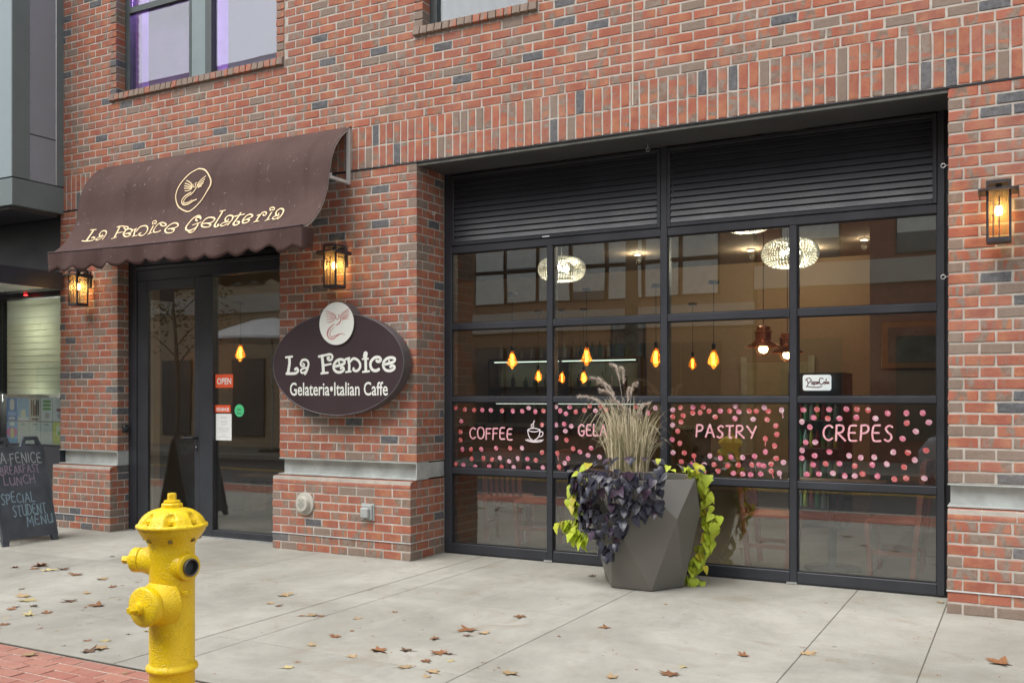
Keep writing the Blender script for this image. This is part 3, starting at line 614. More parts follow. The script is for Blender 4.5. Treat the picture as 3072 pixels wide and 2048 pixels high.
# rounded rowlock cap on each pier base
def bullnose(x0, x1):
    b = MB(); prof = [(.25, Z_BASE+.005), (-BP, Z_BASE+.005)] + [(-BP+.058*(1-math.cos(t)), Z_BASE+.02+.054*math.sin(t)) for t in [R(d) for d in (0, 20, 40, 60, 80, 90)]] + [(.25, Z_BASE+.076)]
    b.prism(prof, lambda y, z: (x0, y, z), lambda y, z: (x1, y, z))
    return b
for n, (a, b_) in enumerate(PIERS):
    L = b_-a; cnt = max(1, round(L/.206)); mod = L/cnt
    for i in range(cnt):
        b = bullnose(a+mod*i+.004, a+mod*(i+1)-.004)
        o = b.build('bullnose_brick', None, cafe, smooth='auto')
        me = o.data; off = _r.uniform(0, 90)
        me.attributes.new('bco', 'FLOAT_VECTOR', 'POINT').data.foreach_set('vector', [c+off for v in me.vertices for c in v.co])
        me.attributes.new('bty', 'FLOAT_COLOR', 'POINT').data.foreach_set('color', [.5, .2, _r.choice([.3, .35, .42, .5]), 1]*len(me.vertices))
        me.materials.append(MATS['brick'])
    if n < 2:          # return of the cap course into the reveal
        yy = .0
        while yy < (.15 if n == 0 else .46)-.04:
            y1 = min(yy+.2, .15 if n == 0 else .465)
            brick_obj('bullnose_brick', _r.choice(VAR), bmat(b_, (max(yy, -.03)+y1)/2, Z_BASE+.0405, 'S', (y1-yy-.008)/BL, 1), cafe); yy += .205
    # steel channel set in the joint over the base
    c = MB(); t = .008
    c.box(a+.012, b_-.012, .062, .07, .735, Z_CH-.004)                      # web
    c.box(a-.002, b_+.001, -.012, .2, .731, .741)                             # lower flange
    c.box(a-.002, b_+.001, -.004, .2, Z_CH-.012, Z_CH-.003)                  # upper flange
    if n < 2: c.box(b_-.006, b_+.002, -.002, .15 if n == 0 else .466, .7415, Z_CH-.0125)
    c.build('channel_beam', MATS['galv'], cafe)
    f = MB().box(a-.003, b_+.006, -BP-.007, -BP+.05, 2*H-.004, 2*H+.003)
    if n < 2: f.box(b_-.05, b_+.006, -BP+.0505, .15 if n == 0 else .465, 2*H-.004, 2*H+.003)
    f.build('drip_flashing', MATS['drip'], cafe)
# steel angle under the soldiers, soffit of the big opening
MB().box(XL, 0.0, -.003, .3, Z_L-.003, Z_L+.009).box(4.46, XR, -.003, .3, Z_L-.003, Z_L+.009).box(0.0, 4.46, -.002, .012, Z_L-.001, Z_L+.009).build('lintel_angle', MATS['black'], cafe)
MB().box(.001, 4.459, .0125, .05, Z_L-.028, Z_L+.008).build('lintel_edge', MATS['lintel'], cafe)
sf = MB(); 
for a, b in ((.001, 2.14), (2.145, 4.459)): sf.box(a, b, .0505, .6, Z_L-.02, Z_L+.005)
sf.build('soffit_panel', MATS['soffit'], cafe)
MB().box(2.109, 2.121, -.002, .02, 3.872, Z_TOP).build('expansion_joint', MATS['caulk'], cafe)

# upper windows
MATS['wframe'] = simple('bronze_window_frame', (.07, .085, .085), .4, var=.1)
MATS['wpost'] = simple('grey_green_post', (.20, .255, .265), .45, var=.06)
MATS['shade'] = simple('roller_shade', (.27, .235, .34), .9, var=.06, scale=30)  # lavender tint paints in the purple room light coming through the shade
_nt = MATS['shade'].node_tree; _tr = _nt.nodes.new('ShaderNodeBsdfTranslucent'); _tr.inputs[0].default_value = (.6, .55, .65, 1); _mx = _nt.nodes.new('ShaderNodeMixShader'); _mx.inputs[0].default_value = .3
_nt.links.new(_nt.nodes['Principled BSDF'].outputs[0], _mx.inputs[1]); _nt.links.new(_tr.outputs[0], _mx.inputs[2]); _nt.links.new(_mx.outputs[0], _nt.nodes['Material Output'].inputs[0])
MATS['curtain'] = simple('purple_lit_curtain', (.16, .07, .27), .9, var=.25, scale=3)  # purple of the room light put into the curtain's base colour
MATS['purpleroom'] = simple('upstairs_room_wall', (.62, .60, .62), .9)
MATS['greenreveal'] = simple('pale_green_reveal', (.45, .52, .42), .8)
def upper_window(a, b, split):
    w = MB()
    w.box(a, a+.075, .115, .2, Z_W-.01, Z_TOP).box(b-.05, b, .115, .2, Z_W-.01, Z_TOP).box(a+.0755, b-.0505, .12, .2, Z_W-.03, Z_W+.012)
    if split: w.box(-3.03, -3.0, .112, .2, Z_W+.0125, Z_TOP).box(-2.79, -2.70, .112, .2, Z_W+.0125, Z_TOP)
    o = w.build('window', MATS['wframe'], cafe); o['label'] = 'dark framed upper window with purple lit room' if split else 'dark framed upper window above the awning and the louvres'
    if split:
        MB().box(-2.999, -2.791, .118, .2, Z_W+.0125, Z_TOP).build('mullion_post', MATS['wpost'], o)
        MB().box(a+.076, -3.031, .113, .17, 5.82, 5.885).build('sash_rail', MATS['wframe'], o)
        ps = [(a+.076, -3.031, Z_W+.0125, 5.819), (a+.076, -3.031, 5.886, Z_TOP), (-2.699, b-.051, Z_W+.0125, Z_TOP)]
    else: ps = [(a+.076, b-.051, Z_W+.0125, Z_TOP)]
    for x0, x1, z0, z1 in ps: MB().box(x0, x1, .15, .156, z0, z1).build('pane', MATS['glass'], o)
    rm = MB()                                   # the lit room behind
    rm.box(a-.3, b+.3, 2.2, 2.25, 4.6, 6.9).box(a-.3, a-.25, .36, 2.2, 4.6, 6.9).box(b+.25, b+.3, .36, 2.2, 4.6, 6.9).box(a-.3, b+.3, .36, 2.2, 4.55, 4.6).box(a-.3, b+.3, .0, 2.2, 6.9, 6.95)
    rm.build('room_shell', MATS['purpleroom'], o)
    if split:
        MB().box(-2.56, b-.03, .22, .224, Z_W-.04, 6.6).build('roller_shade', MATS['shade'], o)
        MB().box(-3.80, -2.9, .24, .244, Z_W-.04, 6.6).build('curtain', MATS['curtain'], o)
    return o
MATS['capsteel'] = MATS['wframe']
upper_window(*W1, True); upper_window(*W2, False)
def point(name, loc, c, w, rad, parent):
    l = bpy.data.lights.new(name, 'POINT'); l.energy = w; l.color = c; l.shadow_soft_size = rad
    o = bpy.data.objects.new(name, l); col.objects.link(o); o.parent = parent
    o.location = Vector(loc) - root_loc(parent); return o
MB().box(-3.3, -2.4, 1.0, 1.1, 6.7, 6.75).build('room_lamp', emitmat('purple_lamp', (.45, .12, 1.), 6), cafe)
point('purple_light', (-2.9, 1.2, 6.55), (.5, .25, 1.), 26, .2, cafe)
point('purple_light', (-3.9, .22, 6.3), (.6, .3, 1.), 1.2, .05, cafe)
# ------------------------------------------------------------------ glazed overhead door with louvres
gd = empty('glazed_overhead_door', (2.23, .5, 0), 'black framed glazed roll up door with painted pink dots beneath louvre panels', 'garage door')
F0, F1 = .47, .59
VX = [(.004, .083), (1.102, 1.159), (2.185, 2.245), (3.272, 3.327), (4.354, 4.406)]
HZ = [(.012, .10), (.765, .825), (1.45, 1.502), (2.14, 2.20), (2.872, 2.944)]
for i, (a, b) in enumerate(VX): MB().bbox(a, b, F0, F1, .012, 2.872 if i in (1, 3) else 3.648, .004).build('stile', MATS['charcoal'], gd)
MB().box(4.4065, 4.458, .5, F1, .0, 3.648).build('side_jamb', MATS['black'], gd)
MB().box(0.004, 4.458, .48, F1+.05, -.01, .0115).build('threshold', MATS['black'], gd)
for k, (z0, z1) in enumerate(HZ):
    for i in range(4):
        a = VX[i][1]+.0005; b = VX[i+1][0]-.0005
        if k == 4 and i in (0, 2): b = VX[i+2][0]-.0005
        if k == 4 and i in (1, 3): continue
        MB().bbox(a, b, F0+.006, F1-.01, z0, z1, .004).build('rail', MATS['charcoal'], gd)
panes = {}
for k in range(4):
    for i in range(4):
        a, b = VX[i][1]+.001, VX[i+1][0]-.001; z0, z1 = HZ[k][1]+.001, HZ[k+1][0]-.001
        panes[(i, k)] = MB().box(a, b, .503, .509, z0, z1).build('pane', MATS['glass'], gd)
        g = MB()
        for q in ((a, a+.008, z0, z1), (b-.008, b, z0, z1), (a+.0085, b-.0085, z0, z0+.008), (a+.0085, b-.0085, z1-.008, z1)):
            g.box(q[0], q[1], .49, .502, q[2], q[3])
        g.build('glazing_bead', MATS['black'], panes[(i, k)])
for (a, b) in ((VX[0][1], VX[2][0]), (VX[2][1], VX[4][0])):
    fr = MB().bbox(a+.001, a+.03, .462, .53, 2.945, 3.62, .003).bbox(b-.03, b-.001, .462, .53, 2.945, 3.62, .003).bbox(a+.0305, b-.0305, .464, .53, 2.945, 2.975, .003).bbox(a+.0305, b-.0305, .464, .53, 3.59, 3.62, .003)
    lv = fr.build('louvre_panel', MATS['charcoal'], gd)
    MB().box(a+.0305, b-.0305, .535, .545, 2.976, 3.589).build('louvre_backing', MATS['black'], lv)
    z = 2.98
    while z < 3.57:
        poly = [(.4645, z), (.472, z-.004), (.490, z+.041), (.486, z+.046), (.480, z+.046)]
        MB().prism(poly, lambda y, zz: (a+.031, y, zz), lambda y, zz: (b-.031, y, zz)).build('slat', MATS['charcoal'], lv)
        z += .0535
    MB().box(a-.02, b+.02, .53, .6, 3.6205, 3.648).build('head_filler', MATS['black'], gd)
MB().box(1.06, 1.135, .4605, .462, 2.952, 2.96).build('maker_label', simple('white_label', (.75, .75, .75), .6), gd)
for x in (1.13, 3.30): MB().box(x-.05, x+.03, .455, .47, .004, .018).build('bottom_bracket', MATS['flash'], gd)

# painted dots and words on the glass
def dot_material(name, a, b, w):
    m, nt, p = nmat(name)
    oc = node(nt, 'ShaderNodeTexCoord').outputs['Object']; rnd = node(nt, 'ShaderNodeObjectInfo').outputs['Random']
    ad = nt.nodes.new('ShaderNodeVectorMath'); ad.operation = 'ADD'; nt.links.new(oc, ad.inputs[0])
    cb = nt.nodes.new('ShaderNodeCombineXYZ'); nt.links.new(math_(nt, 'MULTIPLY', rnd, 37.), cb.inputs[0]); nt.links.new(cb.outputs[0], ad.inputs[1])
    n1 = noise(nt, ad.outputs[0], 32, 3, .6, .5)
    c = mixc(nt, ramp(nt, n1, .35, .6), a, b)
    c = mixc(nt, ramp(nt, noise(nt, ad.outputs[0], 45, 2, .5), .55, .66), c, w)
    nt.links.new(c, p.inputs['Base Color']); p.inputs['Roughness'].default_value = .55
    return m
DM = [dot_material('pink_window_paint', (.50, .08, .14), (.60, .20, .28), (.66, .45, .49)), dot_material('pale_window_paint', (.52, .18, .27), (.60, .36, .42), (.66, .58, .54)), dot_material('red_window_paint', (.50, .055, .05), (.52, .14, .15), (.62, .42, .38))]
dm = []
for k in range(12):
    n = 14; v = [(0, -.0012, 0)]; ph = _r.uniform(0, 6)
    for i in range(n):
        t = 2*math.pi*i/n; rr = .0222*(1+.05*math.sin(2*t+ph)+_r.uniform(-.035, .035)); v.append((rr*math.cos(t), -.0006, rr*math.sin(t)))
    f = [(0, 1+i, 1+(i+1) % n) for i in range(n)]
    if k >= 10:                      # a run of paint below the dot
        h = _r.uniform(.03, .055); x = _r.uniform(-.006, .01); m0 = len(v)
        v += [(x-.004, -.0008, -.018), (x+.004, -.0008, -.018), (x+.003, -.0008, -.022-h), (x-.003, -.0008, -.022-h)]; f.append((m0, m0+1, m0+2, m0+3))
    me = bpy.data.meshes.new('painted_dot'); me.from_pydata(v, [], [tuple(reversed(q)) for q in f]); me.materials.append(DM[k % 3]); dm.append(me)
for n, (x, z) in enumerate(DOTS):
    i = max(0, sum(1 for a in VX if x > (a[0]+a[1])/2)-1); i = min(i, 3)
    kk = 1
    o = bpy.data.objects.new('painted_dot', dm[_r.choice([10, 11]) if n in (54, 63, 83, 95, 126, 127, 102) else _r.randrange(10)]); col.objects.link(o); o.parent = panes[(i, kk)]
    o.location = Vector((x, .5022 - .0001*(n % 4), z)) - root_loc(gd); o.rotation_euler = (0, _r.uniform(-.4, .4), 0)
MATS['pinkpaint'] = dot_material('pink_lettering_paint', (.70, .28, .33), (.74, .38, .42), (.80, .60, .62))
for wd_, i in (('COFFEE', 0), ('GELATO', 1), ('PASTRY', 2), ('CREPES', 3)):
    u0, v0, u1, v1 = WORDS[wd_]
    strokes_mesh('painted_word', word_strokes(wd_, u0, v0, u1, v1, .0145, .04, _r), lambda u, v, l: (u, .5018-l, v), MATS['pinkpaint'], panes[(i, 1)])
x0, z0, x1, z1 = CUP; cw = x1-x0; ch = z1-z0
cup = [(.009, [(x0+cw*a, z0+ch*b) for a, b in pts]) for pts in (
 [(.0,.1),(.2,.03),(.5,.0),(.85,.03),(1.,.12)], [(.1,.12),(.45,.05),(.9,.1)], [(.12,.55),(.3,.62),(.55,.63),(.82,.58)], [(.12,.54),(.35,.48),(.62,.48),(.82,.57)],
 [(.12,.55),(.16,.35),(.28,.15),(.4,.1)], [(.82,.56),(.78,.32),(.62,.14),(.5,.1)], [(.82,.48),(.98,.46),(.95,.3),(.78,.24)])]
cup += [(.01, [(x0+cw*.38, z0+ch*.68), (x0+cw*.33, z0+ch*.78), (x0+cw*.45, z0+ch*.86), (x0+cw*.5, z0+ch*.98)]), (.008, [(x0+cw*.42, z0+ch*.66), (x0+cw*.47, z0+ch*.76), (x0+cw*.43, z0+ch*.84)])]
MATS['whitepaint'] = dot_material('white_window_paint', (.70, .55, .58), (.78, .72, .74), (.82, .80, .80))
strokes_mesh('painted_cup', cup, lambda u, v, l: (u, .5018-l, v), MATS['whitepaint'], panes[(0, 1)])

# ------------------------------------------------------------------ entrance: door leaf, sidelight, transom
en = empty('entrance_door', (-2.83, .15, 0), 'black framed glass entrance door with sidelight under the brown awning', 'door')
Y0, Y1 = .15, .25
def fb(name, x0, x1, z0, z1, y0=Y0, y1=Y1, m='charcoal', parent=None): return MB().bbox(x0, x1, y0, y1, z0, z1, .004).build(name, MATS[m], parent or en)
fb('jamb', -4.018, -3.89, 0, 3.645, .145); fb('jamb', -2.915, -2.722, 0, 2.80); fb('jamb', -1.70, -1.652, 0, 3.645)
fb('head', -3.8895, -1.7005, 2.92, 2.962, .14); fb('transom_rail', -3.8895, -1.7005, 2.8005, 2.9195, .155)
fb('sill_rail', -2.7215, -1.7005, 0, .08); 
for z in np.arange(2.97, 3.6, .075): fb('transom_slat', -3.889, -1.701, z, z+.06, .165, .23, 'black')
MB().box(-3.889, -1.701, .24, .25, 2.9625, 3.65).build('transom_backing', MATS['black'], en)
leaf = MB().bbox(-3.886, -3.72, .156, .2, .01, 2.798, .004).bbox(-2.995, -2.918, .156, .2, .01, 2.798, .004).bbox(-3.7195, -2.9955, .158, .2, .01, .2, .004).bbox(-3.7195, -2.9955, .158, .2, 2.695, 2.798, .004).build('door_leaf', MATS['charcoal'], en)
MB().box(-3.7195, -2.9955, .175, .183, .2005, 2.6945).build('pane', MATS['glass'], leaf)
h = MB(); h.lathe([(.02, 0), (.02, .02), (.012, .022), (.012, .06)], (-2.96, .155, 1.06), (0, -1, 0), 12); h.tube([(-2.96, .10, 1.06), (-3.05, .098, 1.06), (-3.12, .105, 1.055)], .011, 8); h.build('lever_handle', MATS['black'], leaf, smooth='auto')
MB().bbox(-2.975, -2.945, .15, .1555, .915, .985, .004).build('lock_plate', MATS['black'], leaf); MB().lathe([(.009, 0), (.009, .006)], (-2.96, .15, .96), (0, -1, 0), 12).build('key_cylinder', MATS['flash'], leaf)
for z in (.45, 1.35, 2.35, 2.55): MB().tube([(-3.888, .148, z-.07), (-3.888, .148, z+.07)], .008, 8).build('hinge', MATS['black'], leaf)
MB().box(-2.7215, -1.7005, .19, .198, .081, 2.80).build('sidelight_pane', MATS['glass'], en)
MB().box(-4.0, -1.66, .12, .26, -.004, .0095).build('threshold', MATS['flash'], en)

# notices on the sidelight
MATS['orange'] = simple('orange_red_vinyl', (.78, .10, .03), .5, var=.04, bstr=0); MATS['whitevinyl'] = simple('white_vinyl', (.80, .82, .80), .55, var=.04, bstr=0)
MATS['greenvinyl'] = simple('green_vinyl', (.08, .58, .24), .5, var=.04, bstr=0); MATS['ink'] = simple('print_ink', (.05, .06, .06), .7, bstr=0)
GY = .1885
def flat_fn(x0, z0, y): return lambda u, v: (x0+u, y, z0+v)
t = empty('open_sign', (-2.588, GY, 1.6), 'orange red sign reading OPEN on the sidelight glass', 'sign')
MB().bbox(-2.714, -2.461, GY-.004, GY, 1.599, 1.742, .001).build('sign_board', MATS['orange'], t)
text_mesh('lettering', 'OPEN', .205, .066, MATS['whitevinyl'], t, flat_fn(-2.69, 1.637, GY-.0047), .02)
t = empty('delivery_sticker', (-2.61, GY, 1.335), 'small orange red sticker with white lettering below the open sign', 'sticker')
MB().box(-2.721, -2.498, GY-.002, GY, 1.335, 1.414).build('sticker_sheet', MATS['orange'], t)
text_mesh('lettering', 'GRUBHUB', .185, .036, MATS['whitevinyl'], t, flat_fn(-2.703, 1.352, GY-.0026), .02)['kind'] = 'stuff'
t = empty('round_sticker', (-2.372, GY, 1.295), 'round green sticker with dark lettering on the sidelight', 'sticker')
MB().lathe([(.066, 0), (.066, .002)], (-2.372, GY, 1.357), (0, -1, 0), 32).build('sticker_sheet', MATS['greenvinyl'], t)
text_mesh('lettering', 'Uber', .062, .024, MATS['ink'], t, flat_fn(-2.403, 1.357, GY-.0026), .01)['kind'] = 'stuff'; text_mesh('lettering', 'Eats', .06, .024, MATS['ink'], t, flat_fn(-2.402, 1.318, GY-.0026), .01)['kind'] = 'stuff'
t = empty('menu_sheet', (-2.596, GY, 1.04), 'tall white printed sheet taped below the orange sticker', 'notice')
MB().box(-2.709, -2.483, GY-.0015, GY, 1.039, 1.322).build('paper', MATS['whitevinyl'], t)
b = MB()
for i, z in enumerate(np.arange(1.07, 1.30, .0145)):
    w = _r.uniform(.03, .085)
    if i % 5 != 3: b.box(-2.596-w, -2.596+w, GY-.0021, GY-.0016, z, z+.0035)
b.build('print_lines', simple('grey_print', (.42, .45, .45), .7, bstr=0), t)

# ------------------------------------------------------------------ awning
aw = empty('awning', (-2.5, 0, 3.03), 'brown fabric awning with gold lettering over the entrance door', 'awning')
AX0, AX1 = -4.25, -.75
pr_ = catmull(AWNING_PROFILE, 4); sl = [0]
for i in range(1, len(pr_)): sl.append(sl[-1]+math.hypot(pr_[i][0]-pr_[i-1][0], pr_[i][1]-pr_[i-1][1]))
def awn_pt(x, s):
    s = min(max(s, 0), sl[-1]); y = np.interp(s, sl, [a[0] for a in pr_]); z = np.interp(s, sl, [a[1] for a in pr_])
    e = .01; s0, s1 = max(s-e, 0), min(s+e, sl[-1])
    ty = np.interp(s1, sl, [a[0] for a in pr_])-np.interp(s0, sl, [a[0] for a in pr_]); tz = np.interp(s1, sl, [a[1] for a in pr_])-np.interp(s0, sl, [a[1] for a in pr_])
    L = math.hypot(ty, tz); n = (tz/L, -ty/L)          # outward (toward the street, up)
    w = math.sin(math.pi*min(1, s/sl[-1]))**.7
    edge = min(1, (x-AX0)/.25, (AX1-x)/.25)
    fr_ = ((x + 4.5 + .16*math.sin(2.4*s+.4))/.61) % 1.0; q_ = fr_/.86 if fr_ < .86 else (1-fr_)/.14; q_ = q_*q_*(3-2*q_)
    rip = (.026*q_ - .013 + .008*math.sin((x+1)*9.1-1.6*s))*w*max(0, edge)
    return (y, z), n, rip
def awn(x, s, lift=0):
    (y, z), n, rip = awn_pt(x, s); d = rip+lift
    sag = -.02*math.sin(math.pi*(x-AX0)/(AX1-AX0))*(s/sl[-1])
    return (x, y + n[0]*d, z + n[1]*d + sag)
m, nt, p = nmat('awning_canvas')
pos = node(nt, 'ShaderNodeNewGeometry').outputs['Position']
c = mixc(nt, ramp(nt, noise(nt, pos, 2.2, 5, .6), .3, .7), (.062, .034, .030), (.086, .050, .044))
st = noise(nt, vmul(nt, pos, (38, 9, 6)), 1.0, 3, .6)
c = mixc(nt, ramp(nt, st, .66, .74, 0, .38), c, (.30, .24, .24))
c = mixc(nt, ramp(nt, noise(nt, pos, 30, 3, .6), .69, .73, 0, .7), c, (.36, .34, .38))
nt.links.new(c, p.inputs['Base Color']); p.inputs['Roughness'].default_value = .8; p.inputs['Specular IOR Level'].default_value = .25
bump(nt, p, noise(nt, pos, 420, 2, .5), .25, .002)
MATS['canvas'] = m
nx, ns = 280, 44; v, f = [], []
for lift in (.0, -.003):
    for j in range(ns+1):
        for i in range(nx+1): v.append(awn(AX0+(AX1-AX0)*i/nx, sl[-1]*j/ns, lift))
N = (nx+1)*(ns+1)
for j in range(ns):
    for i in range(nx):
        a = j*(nx+1)+i; f.append((a, a+1, a+nx+2, a+nx+1)); f.append((N+a, N+a+nx+1, N+a+nx+2, N+a+1))
for i in range(nx): f.append((i+1, i, N+i, N+i+1)); a = ns*(nx+1)+i; f.append((a, a+1, N+a+1, N+a))
for j in range(ns): a = j*(nx+1); f.append((a+nx+1, a, N+a, N+a+nx+1)) ; a += nx; f.append((a, a+nx+1, N+a+nx+1, N+a))
mesh_obj('canopy', v, f, MATS['canvas'], aw, True)
MATS['awnframe'] = simple('awning_frame_aluminium', (.58, .58, .56), .45, var=.08)
# scalloped valance with returns at both ends
fz = pr_[-1][1]; fy = pr_[-1][0]
path = [(AX0+.03, fy+.12, .9)] + [(AX0+(AX1-AX0)*i/140, fy, 0) for i in range(141)] + [(AX1-.02, fy+.16, .9), (AX1-.05, fy+.22, .9)]
v, f = [], []; K = 5; acc = 0
for i, (x, y, ed) in enumerate(path):
    if i: acc += math.hypot(x-path[i-1][0], y-path[i-1][1])
    sag = -.02*math.sin(math.pi*min(1, max(0, (x-AX0)/(AX1-AX0))))
    drop = .145 + .05*abs(math.sin(math.pi*acc/.27)) + .012*math.sin(acc*3.1)
    if x > AX1-.3: drop += .03
    for k in range(K+1):
        q = k/K
        wv = (.018*math.sin(acc*9.5) + .01*math.sin(acc*21+1))*q
        v.append((x, y-.004 + wv - .03*q*(x-AX1+.5 if x > AX1-.5 else 0), fz-.006+sag - drop*q))
n1 = len(v)
for a in list(v): v.append((a[0], a[1]+.003, a[2]))
for i in range(len(path)-1):
    for k in range(K):
        a = i*(K+1)+k; b = a+K+1; f += [(a, b, b+1, a+1), (n1+a, n1+a+1, n1+b+1, n1+b)]
    a = i*(K+1)+K; b = a+K+1; f.append((a, b, n1+b, n1+a))
mesh_obj('valance', v, f, MATS['canvas'], aw, True)
MB().tube([awn(AX0+(AX1-AX0)*i/40, sl[-1]-.004, .004) for i in range(41)], .009, 6).build('hem_cord', simple('dark_hem', (.05, .03, .03), .8), aw, True)
MATS['gold'] = simple('gold_print', (.78, .60, .36), .7, var=.08, bscale=400, bstr=.05)
for w0, w1 in ((0, 6), (6, 20), (20, 99)): strokes_mesh('lettering', AWNING_NAME[w0:w1], lambda u, v, l: awn(u, v, .006+l), MATS['gold'], aw, 1.3)
strokes_mesh('emblem', AWNING_EMBLEM, lambda u, v, l: awn(u, v, .006+l), MATS['gold'], aw)
for X in (AX0+.02, AX1-.02):
    fr = MB(); r_ = .014
    fr.box(X-r_, X+r_, -.035, -.006, 3.53, 4.07).box(X-r_, X+r_, -.31, -.0355, 3.535, 3.56)
    fr.build('frame_bracket', MATS['awnframe'], aw)
    MB().tube([Vector(awn(X, s_, -.016)) for s_ in np.linspace(.02, sl[-1]-.02, 18)], .011, 6).build('frame_bow', MATS['awnframe'], aw, True)
for s_ in (.62, sl[-1]-.03): MB().tube([Vector(awn(x, s_, -.06)) for x in np.linspace(AX0+.02, AX1-.02, 12)], .010, 6).build('frame_bar', MATS['flash'], aw, True)

# ------------------------------------------------------------------ oval sign
sg = empty('oval_sign', (-.82, -.05, 1.32), 'dark brown oval sign box with white lettering and phoenix medallion', 'sign')
SC = (-.815, 1.808); SA, SB = .782, .485
def oval(cx, cz, a, b, y0, y1, n=72, rim=.006):
    pts = [(cx+a*math.cos(2*math.pi*i/n), cz+b*math.sin(2*math.pi*i/n)) for i in range(n)]
    return MB().prism(pts, lambda x, z: (x, y0, z), lambda x, z: (x, y1, z))
MATS['signbody'] = simple('sign_box_metal', (.10, .09, .095), .45, metal=.2, var=.08, bscale=200, bstr=.03)
MATS['signface'] = simple('sign_face_brown', (.042, .026, .030), .38, var=.06, scale=2, bscale=300, bstr=.02)
MATS['signwhite'] = simple('sign_face_white', (.74, .76, .70), .4, var=.03, bscale=300, bstr=.01)
oval(*SC, SA, SB, -.15, -.035).build('sign_box', MATS['signbody'], sg, 'auto')
oval(*SC, SA-.008, SB-.008, -.1535, -.148).build('sign_face', MATS['signface'], sg)
rim = MB(); pts = [(SC[0]+(SA-.003)*math.cos(2*math.pi*i/96), -.151, SC[1]+(SB-.003)*math.sin(2*math.pi*i/96)) for i in range(97)]
rim.tube(pts, .006, 6, False).build('retaining_rim', MATS['signbody'], sg, True)
oval(-.795, 2.192, .208, .206, -.166, -.04).build('medallion', MATS['signbody'], sg, 'auto')
oval(-.795, 2.192, .204, .202, -.1705, -.1655).build('medallion_face', MATS['signwhite'], sg)
MATS['birdred'] = simple('pale_red_print', (.50, .19, .17), .6, bstr=0)
for w0, w1 in ((0, 6), (6, 99)): strokes_mesh('lettering', SIGN_NAME[w0:w1], lambda u, v, l: (u, -.1545-l, v), MATS['signwhite'], sg)
strokes_mesh('phoenix_print', SIGN_BIRD, lambda u, v, l: (u, -.1712-l*.5, v), MATS['birdred'], sg, taper=True)
text_mesh('lettering', 'Gelateria•Italian Caffe', 1.165, .125, MATS['signwhite'], sg, lambda u, v: (-1.378+u, -.1546, 1.515+v+.0*u), .012)
MB().box(-1.3, -1.22, -.0345, .0, 1.75, 1.85).box(-.42, -.34, -.0345, .0, 1.75, 1.85).build('mounting_block', MATS['signbody'], sg)

# ------------------------------------------------------------------ wall lanterns
MATS['lantern'] = simple('lantern_bronze', (.045, .043, .05), .45, metal=.3, var=.2, scale=20)
MATS['bulb'] = emitmat('lantern_bulb', (1., .62, .22), 26)
MATS['socket'] = simple('lamp_socket', (.05, .045, .04), .5)
def lantern(cx, label):
    y0, y1 = -.205, -.055; z0, z1 = 2.53, 2.94; w = .075
    t = empty('wall_lantern', (cx, -.05, z0), label, 'lantern', 'lit lanterns on the brick piers')
    fr = MB(); q = .007
    for sx in (-1, 1):
        for y in (y0+q, y1-q): fr.box(cx+sx*(w-q)-q, cx+sx*(w-q)+q, y-q, y+q, z0, z1)
    for z in (z0, z1-.018):
        for y in (y0, y1-.014): fr.box(cx-w+.0145, cx+w-.0145, y, y+.014, z, z+(.028 if z == z0 else .018))
        for sx in (-1, 1): fr.box(cx+sx*(w-q)-q, cx+sx*(w-q)+q, y0+.0145, y1-.0145, z, z+(.028 if z == z0 else .018))
    fr.box(cx-w+.0145, cx+w-.0145, y0+.0145, y1-.0145, z0+.002, z0+.010)
    fr.build('cage', MATS['lantern'], t)
    fl = MB(); zf = 2.868                       # flat brim, open in the middle
    fl.box(cx-.122, cx-w-.001, y0-.045, y1+.03, zf, zf+.012).box(cx+w+.001, cx+.122, y0-.045, y1+.03, zf, zf+.012).box(cx-w-.0005, cx+w+.0005, y0-.045, y0-.001, zf, zf+.012)
    for sx in (-1, 1): fl.box(cx+sx*.118-.004, cx+sx*.118+.004, y0-.045, y1+.03, zf-.022, zf-.0005)
    fl.build('brim', MATS['lantern'], t)
    MB().box(cx-w+.012, cx+w-.012, y0+.012, y1-.012, z1-.0175, z1-.008).build('lid', MATS['lantern'], t)
    br = MB(); q = .0035
    for dx, zt in ((-.032, 2.80), (.004, 2.83)):
        br.box(cx+dx-q, cx+dx+q, y0+.001, y0+.008, z0+.029, zt)
    br.box(cx-w+.0145, cx-.0285, y0+.002, y0+.007, 2.8005, 2.807).box(cx-.0285, cx+.0004, y0+.002, y0+.007, 2.77, 2.777)
    for yy in (-.13,): br.box(cx+w-.008, cx+w-.001, y0+.03, y1-.03, 2.82, 2.827)
    br.build('glazing_bars', MATS['lantern'], t)
    g = MB(); e = .012
    g.box(cx-w+.016, cx+w-.016, y0+.010, y0+.012, z0+.03, zf-.002)
    for sx in (-1, 1): g.box(cx+sx*(w-.009)-.001, cx+sx*(w-.009)+.001, y0+.016, y1-.016, z0+.03, zf-.002)
    g.build('glass', MATS['lampglass'], t)
    MB().lathe([(.013, 0), (.022, .01), (.024, .035), (.018, .055), (.012, .062)], (cx, -.13, 2.715), (0, 0, 1), 16).build('bulb', MATS['bulb'], t, True)
    MB().lathe([(.014, 0), (.014, .05), (.02, .052), (.02, .14)], (cx, -.13, 2.778), (0, 0, 1), 12).build('socket', MATS['socket'], t, 'auto')
    MB().bbox(cx-.055, cx+.055, -.02, -.002, 2.74, 2.93, .004).build('wall_plate', MATS['lantern'], t)
    MB().box(cx-.02, cx+.02, y1-.002, -.0205, 2.88, 2.915).build('arm', MATS['lantern'], t)
    point('lantern_light', (cx, -.13, 2.745), (1., .58, .22), 2.4, .031, t)
lantern(-4.51, 'black lit lantern on the left pier, partly under the awning')
lantern(-.85, 'black lit lantern above the oval sign')
